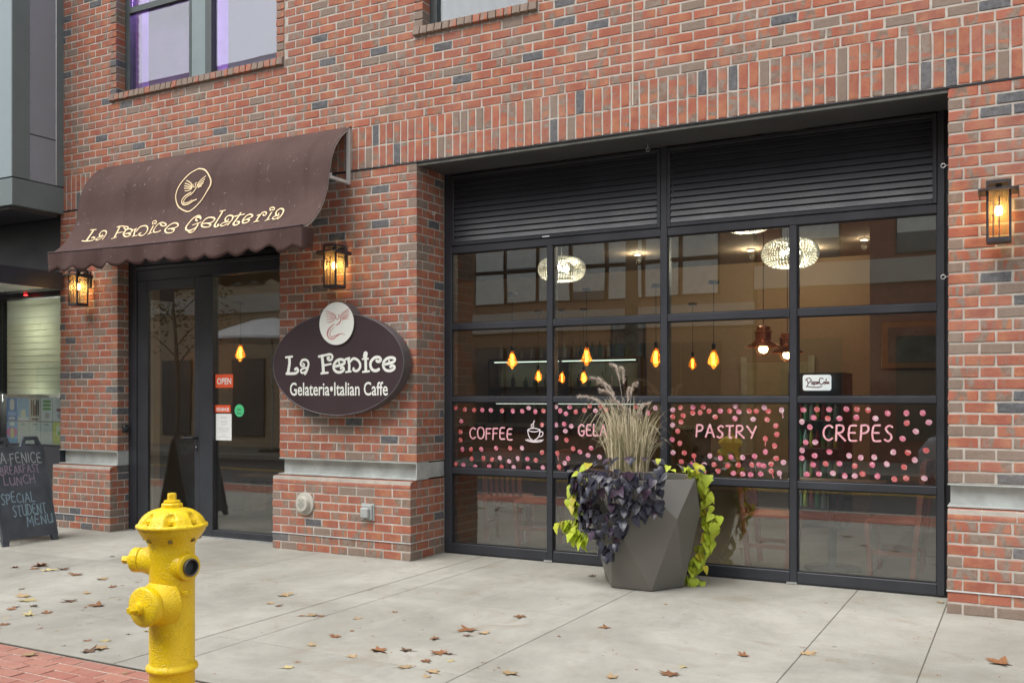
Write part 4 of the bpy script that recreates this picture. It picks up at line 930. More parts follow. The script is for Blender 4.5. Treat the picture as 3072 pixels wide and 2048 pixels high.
lantern(4.78, 'black lit lantern on the right hand pier beside the louvres')

# ------------------------------------------------------------------ small fixtures
MATS['beige'] = simple('beige_enamel', (.47, .46, .40), .4, var=.06); MATS['greybox'] = simple('grey_weatherproof_plastic', (.36, .38, .37), .45, var=.06)
t = empty('round_alarm_sounder', (-1.253, -.1, .37), 'round beige alarm sounder on the pier base', 'alarm')
MB().lathe([(.112, 0), (.112, .006), (.107, .012), (.075, .014), (.073, .05), (.066, .058), (.0, .058)], (-1.235, -BP-.001, .462), (0, -1, 0), 40, caps=False).build('housing', MATS['beige'], t, 'auto')
g = MB()
for i in range(9):
    for j in range(9):
        dx, dz = (i-4)*.009, (j-4)*.009
        if dx*dx+dz*dz < .0014: g.lathe([(.0028, 0), (.0028, .0008)], (-1.235+dx, -BP-.0592, .455+dz), (0, -1, 0), 6)
o = g.build('perforations', MATS['ink'], t); o['kind'] = 'stuff'
for a in (60, 180, 300): MB().lathe([(.005, 0), (.005, .003)], (-1.235+.092*math.cos(R(a)), -BP-.013, .462+.092*math.sin(R(a))), (0, -1, 0), 8).build('screw', MATS['flash'], t)
for dx in (-.022, .022): MB().box(-1.235+dx-.008, -1.235+dx+.008, -BP-.0605, -BP-.0588, .497, .503).build('slot', MATS['ink'], t)
t = empty('outlet_cover', (-.478, -.1, .35), 'square grey weatherproof outlet box on the pier base', 'outlet')
MB().bbox(-.55, -.40, -BP-.012, -BP-.001, .345, .505, .004).build('back_plate', MATS['greybox'], t); MB().bbox(-.535, -.415, -BP-.03, -BP-.0125, .355, .495, .006).build('frame', MATS['greybox'], t)
MB().bbox(-.53, -.438, -BP-.062, -BP-.0305, .372, .468, .010).build('lid', MATS['greybox'], t); MB().tube([(-.48, -BP-.04, .372), (-.478, -BP-.045, .352)], .004, 6).build('latch', MATS['ink'], t)
t = empty('door_release_box', (-4.02, .087, 1.1), 'small black control box in the reveal of the left pier', 'switch')
MB().bbox(-4.019, -3.975, .055, .12, 1.1, 1.19, .012).build('housing', MATS['black'], t, 'auto'); MB().bbox(-3.9745, -3.970, .07, .105, 1.135, 1.17, .002).build('reader_face', MATS['ink'], t)
def eye_hook(loc, d, label):
    t = empty('eye_hook', loc, label, 'hook', 'steel eye hooks around the big opening'); d = Vector(d)
    MB().tube([Vector(loc), Vector(loc)+d*.03], .003, 6).build('shank', MATS['flash'], t)
    c = Vector(loc)+d*.045; u = d; w_ = Vector((0, 0, 1)) if abs(d.z) < .5 else Vector((1, 0, 0))
    MB().tube([c+(u*math.cos(a)+w_*math.sin(a))*.015 for a in np.linspace(0, 2*math.pi, 17)], .003, 6, False).build('ring', MATS['flash'], t, True)
eye_hook((4.46, .2, 3.16), (-1, 0, 0), 'upper steel eye hook in the right reveal of the big opening')
eye_hook((4.46, .2, 2.36), (-1, 0, 0), 'lower steel eye hook in the right reveal of the big opening')
eye_hook((2.12, .34, 3.634), (0, 0, -1), 'steel eye hook hanging from the dark soffit')
eye_hook((0.0, .22, 3.22), (1, 0, 0), 'upper steel eye hook in the left brick reveal')
eye_hook((0.0, .22, 2.28), (1, 0, 0), 'lower steel eye hook in the left brick reveal')
# ------------------------------------------------------------------ fire hydrant
hy = empty('fire_hydrant', (1.479, -4.198, -.004), 'yellow painted fire hydrant on the brick paving', 'hydrant')
m, nt, p = nmat('hydrant_yellow_paint')
pos = node(nt, 'ShaderNodeNewGeometry').outputs['Position']
c = mixc(nt, ramp(nt, noise(nt, pos, 7, 4, .6), .3, .7), (.78, .53, .006), (.88, .63, .012))
c = mixc(nt, ramp(nt, noise(nt, pos, 38, 5, .65), .62, .74, 0, .4), c, (.66, .42, .012))
c = mixc(nt, ramp(nt, noise(nt, pos, 60, 5, .75), .68, .74, 0, .45), c, (.20, .13, .02))
nt.links.new(c, p.inputs['Base Color']); p.inputs['Roughness'].default_value = .36; p.inputs['Specular IOR Level'].default_value = .45
vo = node(nt, 'ShaderNodeTexVoronoi', feature='DISTANCE_TO_EDGE'); vo.inputs['Scale'].default_value = 48
wp = nt.nodes.new('ShaderNodeVectorMath'); wp.operation = 'ADD'; nt.links.new(pos, wp.inputs[0])
nn = node(nt, 'ShaderNodeTexNoise'); nn.inputs['Scale'].default_value = 26; nt.links.new(pos, nn.inputs['Vector'])
nt.links.new(vmul(nt, nn.outputs['Color'], (.05, .05, .05)), wp.inputs[1]); nt.links.new(wp.outputs[0], vo.inputs['Vector'])
cr = ramp(nt, vo.outputs['Distance'], 0, .09, 1, 0)
msk = ramp(nt, noise(nt, pos, 14, 3), .40, .58)
bump(nt, p, math_(nt, 'ADD', math_(nt, 'MULTIPLY', cr, msk), math_(nt, 'MULTIPLY', noise(nt, pos, 70, 3), .7)), .5, .005)
MATS['yellow'] = m
HC = Vector((1.479, -4.198, 0))
toC = Vector((CAM.x-HC.x, CAM.y-HC.y, 0)).normalized(); rt = Vector((-toC.y, toC.x, 0))     # rt: to the right as the street sees it
def hdir(deg): return (toC*math.cos(R(deg)) + rt*math.sin(R(deg))).normalized()
r0 = .1005
MB().lathe([(.155, -.004), (.155, .022), (.112, .03), (r0+.002, .05), (r0, .235), (r0+.004, .24), (.114, .246), (.116, .256), (.112, .266), (r0+.003, .272), (r0, .28),
            (r0, .55), (r0, .80), (r0+.002, .815), (.112, .835), (.133, .86), (.147, .882), (.150, .893)], HC, n=64, caps=False).build('barrel', MATS['yellow'], hy, True)
def bon(r, h, a):
    s = ((a+.35) % (2*math.pi/7))/(2*math.pi/7)          # seven pockets round the bonnet
    if .912 < h < .964 and .3 < s < .7:
        return r*(1-.17*math.sin((s-.3)/.4*math.pi)**.45)
    return r
MB().lathe([(.150, .893), (.157, .897), (.159, .904), (.157, .911), (.150, .914), (.147, .918), (.141, .930), (.132, .944), (.120, .956), (.106, .966), (.085, .976), (.055, .984), (.046, .987)], HC, n=128, fn=bon, caps=False).build('bonnet', MATS['yellow'], hy, True)
MB().lathe([(.047, .984), (.047, 1.002), (.043, 1.006), (.036, 1.007)], HC, n=8, caps=True).build('seal_plate', MATS['yellow'], hy)
MB().lathe([(.036, 1.0065), (.037, 1.012), (.034, 1.019), (.020, 1.020)], HC, n=24).build('weather_cap', MATS['yellow'], hy, 'auto')
MB().lathe([(.0215, 1.019), (.021, 1.046), (.018, 1.052), (.0, 1.052)], HC, n=5, caps=False).build('operating_nut', MATS['yellow'], hy)
for k in range(7):
    a = 2*math.pi*(k+.5)/7 - .35
    d = Vector((math.cos(a), math.sin(a), 0))
    MB().lathe([(.011, 0), (.011, .014), (.0, .015)], HC+d*.124+Vector((0,0,.921)), (0, 0, 1), 6, caps=False).build('bolt', MATS['yellow'], hy)
    MB().lathe([(.011, 0), (.011, .016)], HC+d*.117+Vector((0,0,.852)), (d.x*.4, d.y*.4, -1), 6).build('bolt', simple('rusty_bolt', (.16, .11, .02), .7) if k == 0 else bpy.data.materials['rusty_bolt'], hy)
def nozzle(name, d, z, r, L0, cap):
    c = HC + Vector((0, 0, z)); flare = r*1.35
    o = MB().lathe([(flare*1.12, .055), (flare, .085), (r*1.08, L0-.012), (r*1.02, L0)], c, d, 40, caps=False).build(name, MATS['yellow'], hy, True)
    return c
# large capped outlet toward the left of the street view
d = hdir(-47); c = nozzle('pumper_outlet', d, .558, .078, .125, True)
MB().lathe([(.078, .122), (.080, .128), (.080, .131)], c, d, 40, caps=False).build('gasket', MATS['ink'], hy, True)
cp = MB().lathe([(.070, .131), (.086, .132), (.089, .137), (.089, .166), (.086, .172), (.078, .176), (.050, .182), (.030, .188), (.0, .189)], c, d, 48, caps=False).build('pumper_cap', MATS['yellow'], hy, 'auto')
MB().lathe([(.029, .184), (.027, .212), (.024, .214)], c, d, 20).build('cap_boss', MATS['yellow'], cp, 'auto'); MB().lathe([(.021, .213), (.017, .245), (.014, .247), (0, .247)], c, d, 5, caps=False).build('cap_nut', MATS['yellow'], cp)
# small capped outlet behind
d = hdir(-116); c = nozzle('hose_outlet', d, .742, .054, .145, True)
MB().lathe([(.047, .142), (.049, .147)], c, d, 32, caps=False).build('gasket', MATS['ink'], hy, True)
cp = MB().lathe([(.045, .147), (.056, .148), (.057, .152), (.057, .18), (.052, .188), (.036, .196), (.025, .208), (0, .209)], c, d, 40, caps=False).build('hose_cap', MATS['yellow'], hy, True)
MB().lathe([(.021, .205), (.018, .236), (.015, .24), (0, .24)], c, d, 5, caps=False).build('cap_nut', MATS['yellow'], cp)
# open outlet facing the street
d = hdir(38); c = nozzle('hose_outlet', d, .722, .050, .118, False)
MB().lathe([(.050, .106), (.060, .108), (.061, .112), (.061, .120), (.057, .124), (.040, .125)], c, d, 40, caps=False).build('outlet_collar', MATS['yellow'], hy, 'auto')
MB().lathe([(.040, .118), (.0405, .136), (.037, .139), (.0335, .136), (.0335, .107), (0, .107)], c, d, 36, caps=False).build('threaded_nipple', simple('worn_steel', (.17, .16, .15), .4, metal=.8, var=.2, scale=60), hy, 'auto')
MB().lathe([(.033, .1075), (.033, .108)], c, d, 24).build('dark_bore_disc', MATS['ink'], hy)  # black disc paints the shade inside the open outlet
MB().lathe([(.014, .095), (.012, .108), (0, .109)], HC+Vector((0, 0, .602)), hdir(38), 10, caps=False).build('chain_lug', MATS['yellow'], hy, True)
MB().obox(HC+Vector((0, 0, .602))+hdir(38)*.106, hdir(38)*.006, Vector((-hdir(38).y, hdir(38).x, 0))*.022, Vector((0, 0, .008))).build('chain_lug', MATS['yellow'], hy)

# ------------------------------------------------------------------ planter
PC = (2.24, -.07)
pl = empty('faceted_planter', (PC[0], PC[1], 0), 'tall grey faceted planter in front of the glazed door', 'planter')
def ring(angs, r, z): return [(PC[0]+(r[i] if isinstance(r, list) else r)*math.cos(R(a)), PC[1]+(r[i] if isinstance(r, list) else r)*math.sin(R(a)), z[i] if isinstance(z, list) else z) for i, a in enumerate(angs)]
bot = ring([0,-60,-120,-180,-240,-300], .33, .006); mid = ring([3,-40,-100,-160,-222,-290], [.455,.50,.47,.44,.46,.46], [.585,.575,.56,.57,.58,.57]); top = ring([-15,-75,-135,-195,-255,-315], .475, .865)
inn = ring([-15,-75,-135,-195,-255,-315], .44, .865); low = ring([-15,-75,-135,-195,-255,-315], .43, .80)
v = bot+mid+top+inn+low; f = []
for i in range(6):
    j = (i+1) % 6
    f += [(i, 6+i, 6+j), (i, 6+j, j), (6+i, 12+i, 6+j), (12+i, 12+j, 6+j), (12+j, 12+i, 18+i, 18+j), (18+j, 18+i, 24+i, 24+j)]
f.append((0, 1, 2, 3, 4, 5))
MATS['planter'] = simple('grey_resin_planter', (.135, .128, .112), .40, var=.07, scale=3, bscale=250, bstr=.05)
bm = bmesh.new(); bv = [bm.verts.new(a) for a in v]
for q in f: bm.faces.new([bv[i] for i in q])
bmesh.ops.recalc_face_normals(bm, faces=bm.faces)
bmesh.ops.bevel(bm, geom=[e for e in bm.edges], offset=.005, segments=2, affect='EDGES', profile=.6)
MB().bm(bm).build('shell', MATS['planter'], pl)
MB().add(ring([-15,-75,-135,-195,-255,-315], .435, .81), [(5,4,3,2,1,0)]).build('potting_soil', simple('potting_soil', (.035, .025, .018), .95, var=.4, scale=40, bstr=.8), pl)

def leaf_mesh(name, L, W, kind, rnd, mat):
    """heart shaped leaf, stalk at the origin, blade along -Y local, folded on the midrib"""
    if kind == 'heart': half = [(0, .08), (.30, .15), (.48, .02), (.5, -.22), (.36, -.52), (.16, -.82), (0, -1.)]
    else: half = [(0, .05), (.34, .2), (.55, .05), (.46, -.15), (.6, -.35), (.40, -.5), (.24, -.75), (0, -1.)]
    fold = rnd.uniform(.1, .35); droop = rnd.uniform(.1, .45); v, f = [], []
    n = len(half)
    for k in (1, -1):
        for x, y in half:
            xx = x*W*k; yy = y*L
            v.append((xx*(1-.1*fold), yy, abs(xx)*fold - droop*yy*yy/L*1.0 + rnd.uniform(-.003, .003)))
    for i in range(n-1):
        pass
    mid_ = [(0, y*L, -droop*(y*L)**2/L) for _, y in half[1:-1]]
    m0 = len(v); v += mid_
    rib = [0] + [m0+i for i in range(n-2)] + [n-1]
    for k in (0, 1):
        o = k*n
        for i in range(n-1):
            a, b = o+i, o+i+1; c, d = rib[i], rib[i+1]
            q = [x for j, x in enumerate([a, b, d, c]) if x not in [a, b, d, c][:j]]
            if len(set(tuple(np.round(v[x], 6)) for x in q)) < 3: continue
            f.append(tuple(q) if k == 0 else tuple(reversed(q)))
    me = bpy.data.meshes.new(name); me.from_pydata(v, [], f); me.update(); me.validate()
    me.polygons.foreach_set('use_smooth', [True]*len(me.polygons)); me.materials.append(mat); return me
def leaf_material(name, a, b, rough=.42, trans=.25, edge=None):
    m, nt, p = nmat(name)
    oi = node(nt, 'ShaderNodeObjectInfo').outputs['Random']; oc = node(nt, 'ShaderNodeTexCoord').outputs['Object']
    c = mixc(nt, oi, a, b)
    c = mixc(nt, ramp(nt, noise(nt, oc, 60, 4), .4, .7, 0, .35), c, tuple(x*.6 for x in a))
    if edge: c = mixc(nt, ramp(nt, oi, .86, .9, 0, .8), c, edge)
    nt.links.new(c, p.inputs['Base Color']); p.inputs['Roughness'].default_value = rough
    p.inputs['Subsurface Weight'].default_value = 0
    wv = node(nt, 'ShaderNodeTexWave'); wv.inputs['Scale'].default_value = 14; wv.inputs['Distortion'].default_value = 3; nt.links.new(oc, wv.inputs['Vector'])
    bump(nt, p, wv.outputs['Fac'], .18, .003)
    if trans:
        out = nt.nodes['Material Output']; tr = node(nt, 'ShaderNodeBsdfTranslucent'); nt.links.new(c, tr.inputs[0])
        mx = node(nt, 'ShaderNodeMixShader'); mx.inputs[0].default_value = trans
        nt.links.new(p.outputs[0], mx.inputs[1]); nt.links.new(tr.outputs[0], mx.inputs[2]); nt.links.new(mx.outputs[0], out.inputs[0])
    return m
MATS['darkleaf'] = leaf_material('purple_black_leaf', (.013, .014, .026), (.036, .038, .060), .36, .05, edge=(.05, .022, .045))
MATS['limeleaf'] = leaf_material('lime_leaf', (.40, .52, .03), (.60, .68, .07), .5, .3, edge=(.50, .40, .04))
MATS['vine'] = simple('vine_stem', (.22, .20, .10), .6); MATS['darkvine'] = simple('dark_vine_stem', (.05, .035, .05), .6)
DLM = [leaf_mesh('leaf', .068, .064, 'heart', _r, MATS['darkleaf']) for _ in range(10)]
LLM = [leaf_mesh('leaf', .095, .095, 'heart' if k % 3 else 'lobed', _r, MATS['limeleaf']) for k in range(10)]
def hang_leaf(me, pos, out, scale, parent, droop=.6):
    """place a leaf: tip points down and outward, upper side faces out"""
    out = Vector(out).normalized(); dn = Vector((0, 0, -1))
    tip = (dn*droop + out*(1-droop) + Vector((_r.uniform(-.45,.45), _r.uniform(-.45,.45), _r.uniform(-.25,.25)))).normalized()
    nrm = (out*droop + Vector((0,0,1))*(1.05-droop) + Vector((_r.uniform(-.35,.35), _r.uniform(-.35,.35), _r.uniform(-.2,.3)))); nrm = (nrm - tip*nrm.dot(tip)).normalized()
    x = (-tip).cross(nrm)
    M = Matrix((x, -tip, nrm)).transposed().to_4x4()
    o = bpy.data.objects.new('leaf', me); col.objects.link(o); o.parent = parent
    o.matrix_local = Matrix.Translation(Vector(pos)-root_loc(parent)) @ M @ Matrix.Scale(scale, 4)
    return o
def shell_r(az, z):
    """planter radius at a height (approximate, for draping)"""
    if z > .57: t = (z-.57)/.3; return .45*(1-t)+.52*t
    return .33+.12*z/.57
dv = empty('dark_sweet_potato_vine', (PC[0], PC[1]-.02, .83), 'purple black sweet potato vine spilling over the front of the planter', 'plant')
cnt = 0
# drape over the front left faces
for k in range(270):
    az = _r.uniform(-168, -56)
    zlow = .62 - .36*math.exp(-((az+108)/22)**2) - .16*math.exp(-((az+145)/18)**2)
    z = .93 - (_r.random()**1.0)*(.93-zlow)
    out = Vector((math.cos(R(az)), math.sin(R(az)), .0))
    rr = shell_r(az, z) + _r.uniform(.02, .085) + (.02 if z > .75 else 0)
    hang_leaf(_r.choice(DLM), (PC[0]+out.x*rr, PC[1]+out.y*rr, z), out, _r.uniform(.8, 1.25), dv, .72)
# mound on top, spreading over the right rim
topl = []
for k in range(400):
    az = _r.uniform(-200, 45); q = math.sqrt(_r.random())
    rr = q*.60; lim = .56 if -60 < az < 40 else .60
    rr = min(rr, lim); out = Vector((math.cos(R(az)), math.sin(R(az)), 0))
    z = .85 + .17*(1-(rr/.66)**2) + _r.uniform(-.01, .035)
    o = hang_leaf(_r.choice(DLM), (PC[0]+out.x*rr, PC[1]+out.y*rr, z), out+Vector((0,0,.2)), _r.uniform(.8, 1.3), dv, .35); topl.append(o)
# leaves past the first three hundred stay joined as one part
topl.sort(key=lambda o: (o.matrix_local.translation + root_loc(dv) - CAM).length)
b = MB()
for o in topl[30:]:
    Mx = Matrix.Translation(root_loc(dv)) @ o.matrix_local
    b.add([Mx @ q.co for q in o.data.vertices], [tuple(f_.vertices) for f_ in o.data.polygons]); bpy.data.objects.remove(o)
o = b.build('leaf_mass', MATS['darkleaf'], dv, True); o['kind'] = 'stuff'
b = MB()
for k in range(26):
    az = -170 + 100*k/25; out = Vector((math.cos(R(az)), math.sin(R(az)), 0)); z1 = _r.uniform(.6, .75)
    pts = [(PC[0]+out.x*.3, PC[1]+out.y*.3, .82), (PC[0]+out.x*.5, PC[1]+out.y*.5, .93), (PC[0]+out.x*.57, PC[1]+out.y*.57, .84), (PC[0]+out.x*(shell_r(az, z1)+.03), PC[1]+out.y*(shell_r(az, z1)+.03), z1)]
    b.tube(catmull(pts, 4), .004, 5)
o = b.build('stems', MATS['darkvine'], dv, True); o['kind'] = 'stuff'

def lime(label, nodes, n, spread, outv, base):
    t = empty('lime_sweet_potato_vine', base, label, 'plant', 'lime sweet potato vines')
    nd = [Vector(a) for a in nodes]
    MB().tube(catmull([tuple(base)]+[tuple(a) for a in nodes], 5), .0045, 6).build('stem', MATS['vine'], t, True)
    for k in range(n):
        i = k % len(nd); a = nd[i]
        p_ = a + Vector((_r.gauss(0, spread), _r.gauss(0, spread*.8), _r.gauss(0, spread*.8)))
        toc = Vector((CAM.x-a.x, CAM.y-a.y, 0)).normalized()
        hang_leaf(_r.choice(LLM), p_, Vector(outv)*.6+toc*.6, _r.uniform(.62, .98), t, .7)
        MB().tube([tuple(a), tuple((a+p_)/2+Vector((0,0,.015))), tuple(p_)], .002, 5).build('petiole', MATS['vine'], t, True)
lime('lime green sweet potato vine trailing down the right of the planter', [(2.64,.0,.93),(2.66,.02,.90),(2.712,.02,.80),(2.722,.01,.70),(2.73,.02,.60),(2.735,.02,.53),(2.79,.0,.52),(2.735,.02,.43),(2.70,.03,.34),(2.655,.03,.25),(2.615,.03,.14),(2.60,.03,.09)], 84, .030, (1, .1, .1), (2.55, .0, .85))
lime('lime green sweet potato vine in two clusters left of the planter', [(1.79,-.30,.80),(1.74,-.30,.73),(1.77,-.32,.66),(1.80,-.34,.60),(1.72,-.33,.47),(1.77,-.35,.42),(1.68,-.32,.48),(1.81,-.36,.36)], 64, .032, (-1, -.3, .1), (1.86, -.18, .86))
# sprigs of lime leaves among the dark ones
t = empty('lime_leaf_sprig', (2.2, -.3, .95), 'loose lime and yellow leaves poking through the top of the dark vine', 'plant')
for (x, y, z) in ((1.95,-.52,.98),(1.93,-.53,.955),(1.86,-.5,.90),(2.46,-.35,1.02),(2.52,-.3,.965),(2.55,-.3,.94),(2.62,-.2,.95),(2.60,-.2,.92),(2.66,-.12,.93),(2.69,-.1,.96)):
    hang_leaf(_r.choice(LLM), (x, y, z), (.2, -.8, .5), _r.uniform(.45, .75), t, .4)

# fountain grass
fg = empty('fountain_grass', (2.1, -.05, .84), 'dry straw coloured fountain grass with pale plumes in the planter', 'plant')
def grass_mat(name, a, b):
    m, nt, p = nmat(name); at = node(nt, 'ShaderNodeAttribute', attribute_name='tone').outputs['Fac']
    nt.links.new(mixc(nt, at, a, b), p.inputs['Base Color']); p.inputs['Roughness'].default_value = .6; return m
MATS['grass'] = grass_mat('dry_grass', (.15, .14, .05), (.70, .61, .42)); MATS['plume'] = grass_mat('grass_plume', (.46, .37, .31), (.74, .65, .55))
def blades(name, items, mat, parent, kind=None):
    v, f, tn = [], [], []
    for pts, w, tone in items:
        P = [Vector(a) for a in pts]; sidev = Vector((_r.uniform(-1,1), _r.uniform(-.4,.4), 0)).normalized()
        for i, a in enumerate(P):
            ww = w*(1-.85*i/(len(P)-1)); v += [a-sidev*ww/2, a+sidev*ww/2]; tn += [tone, tone]
        b0 = len(v)-2*len(P)
        for i in range(len(P)-1): k = b0+2*i; f.append((k, k+1, k+3, k+2))
    o = mesh_obj(name, v, f, mat, parent); o.data.attributes.new('tone', 'FLOAT', 'POINT').data.foreach_set('value', tn)
    if kind: o['kind'] = kind
    return o
items = []
for k in range(520):
    a = _r.uniform(0, 2*math.pi); q = math.sqrt(_r.random())
    x, y = 2.10+.165*q*math.cos(a), -.05+.13*q*math.sin(a); hgt = _r.uniform(.28, .66)*(1-.2*q)
    ln = Vector((math.cos(a), math.sin(a)*.8, 0))*_r.uniform(.0, .11)*(.4+q) + Vector((_r.gauss(0, .035), _r.gauss(0, .03), 0))
    kink = _r.random() < .35
    pts = [(x, y, .9), (x+ln.x*.25, y+ln.y*.25, .9+hgt*.5), (x+ln.x*.7, y+ln.y*.7, .9+hgt*.85), (x+ln.x*1.3, y+ln.y*1.3, .9+hgt*(.7 if kink else 1.0))]
    items.append((catmull(pts, 3), _r.uniform(.0045, .009), _r.choice([.0, .1, .3, .6, .75, .85, .95, 1.])))
for k in range(70):
    a = _r.uniform(2.2, 4.4) if _r.random() < .6 else _r.uniform(0, 6.3); d_ = Vector((math.cos(a), math.sin(a)*.7, 0)); L_ = _r.uniform(.12, .34); z_ = _r.uniform(.25, .6)
    x, y = 2.10+d_.x*.08, -.05+d_.y*.08
    items.append((catmull([(x, y, .9), (x+d_.x*L_*.35, y+d_.y*L_*.35, .9+z_*.8), (x+d_.x*L_*.75, y+d_.y*L_*.75, .9+z_), (x+d_.x*L_*1.15, y+d_.y*L_*1.15, .9+z_*_r.uniform(.55, .9))], 4), _r.uniform(.004, .007), _r.choice([.3, .6, .8, 1.])))
blades('blades', items, MATS['grass'], fg, 'stuff')
for (x, y, z) in ((1.955,-.06,1.755),(2.035,-.05,1.725),(1.775,-.06,1.655),(1.825,-.04,1.615),(1.655,-.05,1.50),(1.86,-.07,1.55),(2.10,-.04,1.555),(2.165,-.06,1.60),(2.26,-.04,1.44),(1.97,-.05,1.46),(2.04,-.09,1.42),(2.22,-.1,1.36)):
    b0 = Vector((2.10+_r.uniform(-.05, .05), -.05, .92)); tip = Vector((x, y, z)); dx = tip-b0
    curve = [Vector(a) for a in catmull([tuple(b0), tuple(b0+Vector((dx.x*.25, dx.y*.3, dx.z*.55))), tuple(b0+Vector((dx.x*.62, dx.y*.6, dx.z*.93))), tuple(tip)], 10)]
    it = [([tuple(c_) for c_ in curve[::3]], .004, .5)]
    n0 = int(len(curve)*.58); seg = curve[n0:]
    for i in range(260):
        u = _r.random(); kk = u*(len(seg)-1); i0 = int(kk); p_ = seg[i0].lerp(seg[min(i0+1, len(seg)-1)], kk-i0)
        tang = (seg[min(i0+1, len(seg)-1)]-seg[max(i0-1, 0)]).normalized()
        d_ = (tang*1.3 + Vector((_r.gauss(0,1), _r.gauss(0,1), _r.gauss(0,1)))*.6).normalized()
        it.append(([tuple(p_), tuple(p_+d_*.018), tuple(p_+d_*.033)], .0036, _r.random()))
    pm = blades('seed_plume', it, MATS['plume'], fg)

# ------------------------------------------------------------------ sandwich board
bd = empty('sandwich_board', (-4.3, -1.0, 0), 'black plastic sandwich board with chalk writing by the left pier', 'chalkboard')
MATS['board'] = simple('black_chalkboard_plastic', (.062, .072, .085), .6, var=.3, scale=6, bscale=120, bstr=.1)
def bpt(u, h, lift=0, back=False):
    """front panel: u from the left edge 0..1, h height along the slope in metres"""
    y = (-1.335+.62*u) + (.5-u)*.0*h
    k = (.255/.985)
    if back: return (-4.34 - .02 - (.985-h)*k - lift, y, h)
    return (-4.05 - h*k + lift*.97, y, h + lift*.25)
for back in (False, True):
    s_ = .0 
    v = []; prof = [(0, .0), (.10, .0), (.125, .06), (.875, .06), (.90, .0), (1, .0), (1, .985), (0, .985)]
    b = MB(); b.prism(prof, lambda u, h: bpt(u, h, 0, back), lambda u, h: bpt(u, h, -.03, back)); pn = b.build('panel', MATS['board'], bd)
    hd = [(.03 if not back else .05, .985), (.10, 1.085), (.36, 1.085), (.42, .985), (.36, .985), (.33, 1.055), (.14, 1.055), (.11, .985)] if not back else [(.05, .985), (.1, 1.075), (.36, 1.075), (.4, .985), (.35, .985), (.32, 1.045), (.14, 1.045), (.11, .985)]
    for sh in (0, .55):
        b = MB(); pts = [(u+sh, h) for u, h in hd]
        for q in ((0,1,6,7), (1,2,5,6), (2,3,4,5)):
            b.prism([pts[i] for i in q], lambda u, h: bpt(u, h, 0, back), lambda u, h: bpt(u, h, -.028, back))
        b.build('handle', MATS['board'], pn)
    if not back:
        fr = MB()
        for q in ([(0,.06),(.05,.06),(.05,.97),(0,.97)], [(.95,.06),(1,.06),(1,.97),(.95,.97)]):
            MB().prism(q, lambda u, h: bpt(u, h, .006), lambda u, h: bpt(u, h, .0002)).build('raised_edge', MATS['board'], pn)
MB().lathe([(.008, 0), (.008, .7)], (-4.325, -1.36, .95), (0, 1, 0), 8).build('hinge_rod', MATS['ink'], bd)
def chalk(name, c):
    m, nt, p = nmat(name); pos = node(nt, 'ShaderNodeNewGeometry').outputs['Position']
    k = ramp(nt, noise(nt, pos, 130, 4, .7), .34, .58)
    nt.links.new(mixc(nt, k, (.09, .10, .115), c), p.inputs['Base Color']); p.inputs['Roughness'].default_value = .95; return m
CH = {'w': chalk('white_chalk', (.40, .44, .43)), 'p': chalk('pink_chalk', (.32, .24, .32)), 'b': chalk('blue_chalk', (.27, .40, .47))}
for txt, gap, wd_, z0, z1, c_ in (('LA.FENICE', .05, .52, .815, .915, 'w'), ('BREAKFAST', .095, .43, .71, .79, 'p'), ('LUNCH', .165, .34, .595, .68, 'p'), ('SPECIAL', .20, .365, .42, .515, 'b'), ('STUDENT', .09, .37, .285, .385, 'b'), ('MENU', .035, .29, .175, .27, 'b')):
    st = word_strokes(txt, (.62-gap-wd_)/.62, z0, (.62-gap)/.62, z1, .012, .1, _r)
    b = MB()
    for i, (w, pts) in enumerate(st):
        v, f = ribbon([(a*.62, h) for a, h in pts], w); b.add([bpt(a/.62, h, .0012+.0002*(i % 7)) for a, h in v], f)
    b.build('chalk_writing', CH[c_], bd)
# ------------------------------------------------------------------ neighbouring shopfront with metal bay above
nb = empty('neighbour_shopfront', (-6.5, 0, 0), 'grey metal clad bay and dark shopfront left of the brick building', 'building')
MATS['baytrim'] = simple('bay_trim_grey_green', (.15, .185, .185), .5, var=.05); MATS['baypanel'] = simple('bay_panel_grey', (.27, .295, .33), .5, var=.04, scale=2); MATS['bayfront'] = simple('bay_front_blue_grey', (.25, .31, .33), .5, var=.04)
XB = -4.94
MB().box(-9, XB-.02, -.60, .3, 3.93, 7.2).build('bay_core', MATS['baytrim'], nb)
MB().box(-9, XB, -.64, .02, 3.632, 3.928).build('bay_skirt', MATS['baytrim'], nb)
MB().box(-9, XB-.1, -.60, .0, 3.60, 3.631).build('bay_soffit', MATS['soffit'], nb)
MB().box(XB-.0195, XB, -.64, -.43, 3.945, 7.2).build('corner_trim', MATS['baytrim'], nb); MB().box(XB-.0195, XB-.001, -.092, .02, 3.945, 7.2).build('edge_trim', MATS['baytrim'], nb)
MB().box(XB-.25, XB-.02, -.64, -.601, 3.945, 7.2).build('corner_trim', MATS['bayfront'], nb)
for z0, z1 in ((3.945, 4.455), (4.47, 7.2)):
    o = MB().bbox(XB-.0195, XB-.006, -.426, -.096, z0, z1, .003).build('cladding_panel', MATS['baypanel'], nb)
    for z in np.arange(z0+.06, min(z1, 6.6), .28):
        for y in (-.412, -.11): MB().lathe([(.005, 0), (.004, .003)], (XB-.006, y, z), (1, 0, 0), 8).build('rivet', MATS['baytrim'], o)
    MB().bbox(-9, XB-.255, -.63, -.601, z0, z1, .003).build('cladding_panel', MATS['bayfront'], nb)
MB().tube([(XB-.003, -.093, 3.945), (XB-.003, -.093, 7.2)], .006, 6).build('corner_bead', MATS['flash'], nb)
